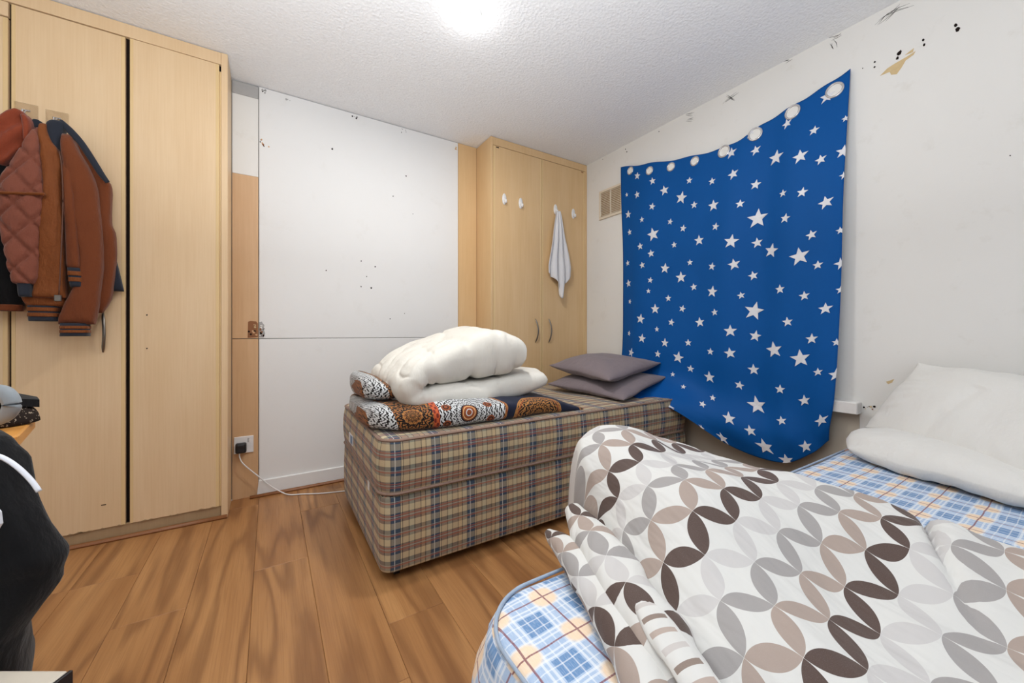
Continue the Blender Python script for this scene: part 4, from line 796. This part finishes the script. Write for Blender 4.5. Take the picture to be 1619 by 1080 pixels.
# ------------------------------------------------------------------ near bed
b2 = thing('bed', (1.3, -.07, 0), 'near bed with a blue and peach plaid sheet over its mattress', 'bed')
EX0, EX1, EY0, EY1 = .292, 2.288, -.78, .648
box('bed_base', EX0+.03, EX1-.01, EY0+.03, EY1-.03, .06, .25, M_pale, b2, .01, 2)
for x in (EX0+.10, EX1-.10):
    for y in (EY0+.10, EY1-.10): tube('leg', [(x, y, .062), (x, y, 0)], .022, M_blackpl, b2, 4, 12)
m2 = slab('mattress', EX0, EX1, EY0, EY1, .250, .460, .13, .045, M_sheet, b2, .022, .05, .0, .006)
tube('seam', ring_path(EX0+.016, EX1-.016, EY0+.016, EY1-.016, .457, .125), .0034, M_pipe2, m2, 200, 8, wob=.2)
tube('sheet_fold', [(2.05, .628, .456), (2.12, .600, .466), (2.20, .585, .470), (2.285, .575, .466)], [.006, .018, .020, .010], cloth('rumpled_pink_brown_cloth', (196, 160, 148), .8, .1, .25, .1, 50), m2, 30, 14, flat=.6, wob=.25)

def duvet():
    d = thing('petal_duvet', (.85, .25, .46), 'thick white duvet printed with brown, grey and taupe petals on near bed', 'duvet')
    G = np.array(DUV)                                   # rows q = -14..8, columns p = -4..12
    nb, na = 150, 130
    qq = np.concatenate([np.linspace(-13.2, 4.5, 118), np.linspace(4.62, 7.25, 32)])
    tab = np.array([(-14, -2.2, 11), (-8, -2.0, 10.2), (-6.4, -1.8, 9.9), (-5, -1.65, 9.5), (-4.4, -1.6, 9.9), (-3.7, -1.55, 10.0), (-3, -1.45, 9.7), (-2, -1.35, 8.9), (0, -1.25, 8.9), (1.5, -.95, 9.3), (3, -.40, 9.7), (4, .45, 9.0), (5, 1.4, 7.6), (5.6, 1.9, 6.2), (6.5, 2.95, 5.0), (7.2, 3.7, 4.4), (8.0, 4.0, 4.3)])
    P = np.zeros((nb, na, 3)); UV = np.zeros((nb, na, 2)); D = np.zeros((nb, na))
    rows_ = cr(G, 23*8-7)                               # fine rows
    for r in range(nb):
        q = qq[r]; pl_, pr_ = np.interp(q, tab[:, 0], tab[:, 1])-.75, np.interp(q, tab[:, 0], tab[:, 2])+.75
        row = rows_[int(round((q+14)*8))] if abs((q+14)*8-round((q+14)*8)) < 1e-6 else None
        k = (q+14)*8; i0 = int(min(max(k, 0), len(rows_)-2)); f = k-i0; row = rows_[i0]*(1-f)+rows_[i0+1]*f
        fine = cr(row, 17*8-7)
        a = np.linspace(0, 1, na); a = .5-.5*np.cos(a*math.pi)*.35-(.5-a)*.65+0; a = (a-a[0])/(a[-1]-a[0])
        p = pl_+(pr_-pl_)*a; k = np.clip((p+4)*8, 0, len(fine)-1.001); i = k.astype(int); f = (k-i)[:, None]
        P[r] = fine[i]*(1-f)+fine[i+1]*f
        UV[r, :, 0] = (p-q)/2; UV[r, :, 1] = (p+q)/2
        el = p-pl_; er = pr_-p; D[r] = np.minimum(el*1.0, er)
    # distance to the top end of the cloth as well
    D = np.minimum(D, ((7.25-qq)*1.3)[:, None])
    t = np.clip(D/1.15, 0, 1); k = np.sqrt(1-(1-t)**2)
    zl = np.where(P[..., 1] > .66, .42, .466)
    W_ = P.copy(); z = P[..., 2]
    z = z + .010*vn(np.stack([UV[..., 0]*.55, UV[..., 1]*.55, UV[..., 0]*0], -1)) + .005*vn(np.stack([UV[..., 0]*1.4+UV[..., 1]*.5, UV[..., 1]*1.1, UV[..., 0]*0+3], -1))
    # crease where the upper half of the cover is pulled over the lower
    u, v = UV[..., 0], UV[..., 1]
    A_, B_ = np.array([7.35, 2.35]), np.array([5.7, -1.0]); dd = B_-A_; ln = np.linalg.norm(dd); dd = dd/ln
    s = (u-A_[0])*dd[0]+(v-A_[1])*dd[1]; w = -(u-A_[0])*dd[1]+(v-A_[1])*dd[0]
    z = z - .030*np.exp(-(w/.12)**2)*np.clip(1-s/ln, 0, 1)*(s > -.8) + .012*np.exp(-((w-.45)/.35)**2)*np.clip(1-s/ln, 0, 1)*(s > -.8)
    z = np.maximum(z, zl+.006)
    W_[..., 2] = zl+(z-zl)*k
    sheet('cover', W_, .012, M_leaf, d, UV)
    for n_, L in enumerate(LUMP):
        pts = [q for q, r in L]; rr = [r for q, r in L]
        tube(('gathered_roll', 'gathered_edge', 'gathered_pleat')[n_], pts, rr, M_leafhem if n_ == 2 else M_leaf, d, 80, 26, flat=(.8, .8, .5)[n_], uvs=12.7, wob=.16, uo=(.35+n_*.4, .2))
duvet()

def lean(P, T, U, V):
    T = T*(1-.10*np.exp(-((V+.25+.12*U)/.05)**2)*(U > -.3))
    return P, T
pillow('pillow', (1.885, .620, .512), (1.680, -.04, .500), (2.18, -.12, .51), (2.27, .60, .52), .110, M_pill, 'plain white pillow lying flat on the plaid sheet under the leaning one', 'pillow', 'white pillows at the bed head', wr=.012, ear=-.02, pw=4, rnd=.55)
pillow('pillow', (2.275, .455, .838), (2.130, .585, .555), (1.690, -.03, .530), (2.10, -.18, .72), .13, M_pill, 'large white pillow leaning on the wall at the head of the near bed', 'pillow', 'white pillows at the bed head', ear=.04, wr=.014, fn=lean, n=80)

# ------------------------------------------------------------------ jackets on the wardrobe door
def clear_hook(x, z, label):
    t = thing('clear_hook', (x, YW, z-.03), label, 'hook', 'clear hooks on the left wardrobe')
    box('film', x-.034, x+.034, YW-.0012, YW-.0002, z-.036, z+.034, M_clear, t, 0)
    tube('wire', [(x, YW-.002, z+.004), (x, YW-.012, z-.006), (x, YW-.020, z-.020), (x, YW-.030, z-.018), (x, YW-.034, z-.004)], .0022, M_ring, t, 16, 8)
    tube('pivot', [(x-.012, YW-.004, z+.004), (x+.012, YW-.004, z+.004)], .003, M_ring, t, 5, 8)
clear_hook(-.876, 1.892, 'clear plastic stick-on hook behind the hood, nearer the picture edge')
clear_hook(-.787, 1.885, 'clear plastic stick-on hook holding the quilted bomber jacket')
def quiltfn(V, UV):
    a = (UV[:, 0]*.82+UV[:, 1]*.58)/.074; b = (UV[:, 0]*.82-UV[:, 1]*.58)/.074
    d = np.minimum(np.abs(a-np.round(a)), np.abs(b-np.round(b))); V = V.copy(); V[:, 1] += .013*np.exp(-(d/.075)**2)*(V[:, 1] < 2.36)
    return V
def rib_cuff(name, rows, y, b, parent, stripes=True):
    c = vloft(name, rows, y, b, M_navy, parent, 14, 24, ends=.9)
    z1, z0 = rows[0][0], rows[-1][0]; h_ = z1-z0
    if stripes:
        for fr in (.30, .62):
            zc = z1-h_*fr; xl = np.interp(-zc, [-r[0] for r in rows], [r[1] for r in rows])-.0015; xr = np.interp(-zc, [-r[0] for r in rows], [r[2] for r in rows])+.0015
            vloft('stripe', [(zc+h_*.11, xl, xr), (zc, xl, xr), (zc-h_*.11, xl, xr)], y, b+.002, M_rust2, c, 6, 24, ends=1)
    return c
jb = thing('hooded_jacket', (-.95, 2.41, .95), 'black jacket with rust red hood hanging at the far left', 'jacket')
vloft('body', J['dark'], 2.425, .038, M_black, jb, 40, 28, .008)
vloft('hem_band', J['darkhem'], 2.425, .036, M_rust, jb, 10, 24, ends=.9)
def hoodfn(V, UV):
    V = V.copy(); V[:, 1] += .010*np.sin((UV[:, 0]*1.0-UV[:, 1]*.8)*95)*(V[:, 1] < 2.42); return V
vloft('hood', J['hood'], 2.400, .055, M_hood, jb, 30, 34, .010, 14, hoodfn)
vloft('hood_fold', J['hoodfold'], 2.385, .045, M_hood, jb, 20, 24, .004, 14)
ja = thing('bomber_jacket', (-.80, 2.39, .93), 'rust brown bomber jacket hung inside out showing its quilted lining', 'jacket')
vloft('back', J['back'], 2.425, .030, M_rust, ja, 40, 26, .008)
sl = vloft('sleeve', J['sleeve'], 2.385, .045, M_rust, ja, 44, 30, .009, 8)
rib_cuff('cuff', J['cuffR'], 2.385, .036, sl)
si = vloft('sleeve', J['inner'], 2.365, .034, M_rust, ja, 30, 24, .006); rib_cuff('cuff', J['cuffI'], 2.365, .030, si)
tl = vloft('sleeve', J['tail'], 2.398, .034, M_rust2, ja, 14, 24, .004); rib_cuff('cuff', J['cuffL'], 2.398, .032, tl)
vloft('front_facing', J['front'], 2.372, .038, M_rust2, ja, 44, 26, .009, 14)
vloft('quilted_lining', J['quilt'], 2.368, .048, M_quilt, ja, 90, 64, .006, 9, quiltfn)
vloft('hem_rib', J['navyhem'], 2.362, .030, M_navy, ja, 12, 24, ends=.8)
vloft('collar', J['collar'], 2.385, .030, M_navy, ja, 22, 24, .004)
vloft('collar', J['collarback'], 2.41, .030, M_navy, ja, 14, 20, .003)
tube('shoulder_tape', J['yoke'], [.010, .013, .012, .012, .011, .008], M_navy, ja, 40, 10, flat=.6, up=(0, 1, 0))
tube('zip', J['zip'], .0024, plain('rust_zip_tape', (96, 60, 44)), ja, 40, 6)
q = J['slider']; box('zip_slider', q[0]-.010, q[0]+.010, q[1]-.006, q[1]+.004, q[2]-.018, q[2]+.008, M_metal, ja, .002)
tube('seam_band', J['seam'], .008, M_rust2, ja, 24, 8, flat=.8)
o = vloft('navy_garment', J['piece'], 2.450, .016, M_navy, None, 16, 20, .003); tag(o, 'navy cloth corner showing behind the bomber jacket beside door gap', 'garment')

# ------------------------------------------------------------------ left foreground: table, cap, chair, black jacket
tb = thing('side_table', (-.80, 1.35, 0), 'orange pine side table at the left edge under the cap', 'table')
TA = np.array([-.513, 1.502]); TE = np.array([.235, -.972]); TN = np.array([-.972, -.235])
V = [tuple(TA+TE*a+TN*b) for a, b in rrect(0, .295, 0, .62, .035, 5)]; n = len(V); Z0, Z1 = .716, .740; TC = TA+TE*.147+TN*.31
mk('table_top', [(a, b, Z0) for a, b in V]+[(a, b, Z1-.003) for a, b in V]+[(TC[0]+(a-TC[0])*.99, TC[1]+(b-TC[1])*.98, Z1) for a, b in V],
   [tuple(range(n-1, -1, -1)), tuple(range(2*n, 3*n))]+[(i, (i+1) % n, n+(i+1) % n, n+i) for i in range(n)]+[(n+i, n+(i+1) % n, 2*n+(i+1) % n, 2*n+i) for i in range(n)], M_table, tb, smooth=False)
for a in (.05, .245):
    for b in (.13, .57): q = TA+TE*a+TN*b; box('leg', q[0]-.018, q[0]+.018, q[1]-.018, q[1]+.018, 0, .716, M_table, tb, .003)
cp = thing('cap', (-.535, 1.40, .741), 'grey and speckled brown cap with black brim lying on the table', 'cap')
V = []; F = []
for k in range(9):
    a = math.pi/2*k/8.6
    for i in range(26): b = 2*math.pi*i/26; V.append((-.540+.064*math.cos(a)**.7*math.cos(b), 1.40+.064*math.cos(a)**.7*math.sin(b),   .742+.050*math.sin(a)))
for k in range(8):
    for i in range(26): F.append((k*26+i, k*26+(i+1) % 26, (k+1)*26+(i+1) % 26, (k+1)*26+i))
F.append(tuple(range(208, 234))); F.append(tuple(range(25, -1, -1)))
mk('crown', V, F, M_spot, cp)
tube('band', BAND, [.008, .010, .012, .013, .013, .012, .010, .008], M_capgr, cp, 50, 12, flat=1.3)
BR = [(-.585, 1.365, .822), (-.545, 1.345, .816), (-.500, 1.370, .803), (-.476, 1.405, .793), (-.490, 1.435, .797), (-.550, 1.43, .820)]
mk('brim', BR+[(a, b, c-.012-(.006 if i in (2, 3, 4) else 0)) for i, (a, b, c) in enumerate(BR)],
   [(0, 1, 2, 3, 4, 5), (11, 10, 9, 8, 7, 6)]+[(i, (i+1) % 6, 6+(i+1) % 6, 6+i) for i in range(6)], M_black, cp, smooth=False)
AX = (math.cos(math.radians(32.12)), -math.sin(math.radians(32.12))); DPv = np.array([math.sin(math.radians(32.12)), math.cos(math.radians(32.12))])
def loc(r, d): return AX[0]*r+DPv[0]*d, AX[1]*r+DPv[1]*d
cx, cy = loc(-.92, .66)
ch = thing('chair', (cx, cy, 0), 'pale chair under the black jacket at the left edge of the picture', 'chair')
def obox(name, r0, r1, d0, d1, z0, z1, mat, parent, bev=.004):
    P = [(*loc(r, d), z) for z in (z0, z1) for r, d in ((r0, d0), (r1, d0), (r1, d1), (r0, d1))]
    o = mk(name, P, [(3, 2, 1, 0), (4, 5, 6, 7), (0, 1, 5, 4), (1, 2, 6, 5), (2, 3, 7, 6), (3, 0, 4, 7)], mat, parent, smooth=False)
    m = o.modifiers.new('edge', 'BEVEL'); m.width = bev; m.segments = 2; return o
SR, SD = -.665, .578
obox('seat', SR-.40, SR, SD-.36, SD+.0, .415, .450, M_pale, ch)
obox('rear_rail', SR-.40, SR-.15, SD-.002, .615, .418, .449, M_pale, ch)
obox('seat_edge', SR+.0005, SR+.006, SD-.40, SD, .414, .450, M_blackpl, ch, .001)
for r in (SR-.385, SR-.17):
    obox('leg', r-.016, r+.016, SD-.39, SD-.36, 0, .415, M_pale, ch); obox('leg', r-.016, r+.016, SD-.045, SD-.015, 0, .415, M_pale, ch)
    obox('back_post', r-.014, r+.014, .590, .610, .452, .735, M_pale, ch)
obox('back_rail', SR-.36, SR-.185, .592, .608, .66, .735, M_pale, ch)
bj = thing('black_jacket', (*loc(-.90, .62), .20), 'black sports jacket with white piping draped over the left-edge chair back', 'jacket')
def bjfn(V, UV):
    V = V.copy(); w = .012*np.sin(UV[:, 0]*60+UV[:, 1]*9)+.008*np.sin(UV[:, 0]*22-UV[:, 1]*20); V[:, 0] -= DPv[0]*w; V[:, 1] -= DPv[1]*w; return V
vloft('body', [(a, b-.012, c-.013) for a, b, c in BJ], .598, .040, M_black, bj, 60, 40, .012, 8, bjfn, axis=AX)
tube('piping', PIPE, .0030, M_whitecl, bj, 30, 8)
q = PATCH[0]
mk('badge', [tuple(np.array(q)+np.array([AX[0]*a, AX[1]*a, b])-np.array([DPv[0]*c, DPv[1]*c, 0])) for c in (0, .004) for a, b in ((-.03, .035), (-.012, .030), (.006, .010), (.008, -.006), (-.006, -.028), (-.03, -.04))],
   [(0, 1, 2, 3, 4, 5), (11, 10, 9, 8, 7, 6)]+[(i, (i+1) % 6, 6+(i+1) % 6, 6+i) for i in range(6)], M_whitecl, bj, smooth=False)
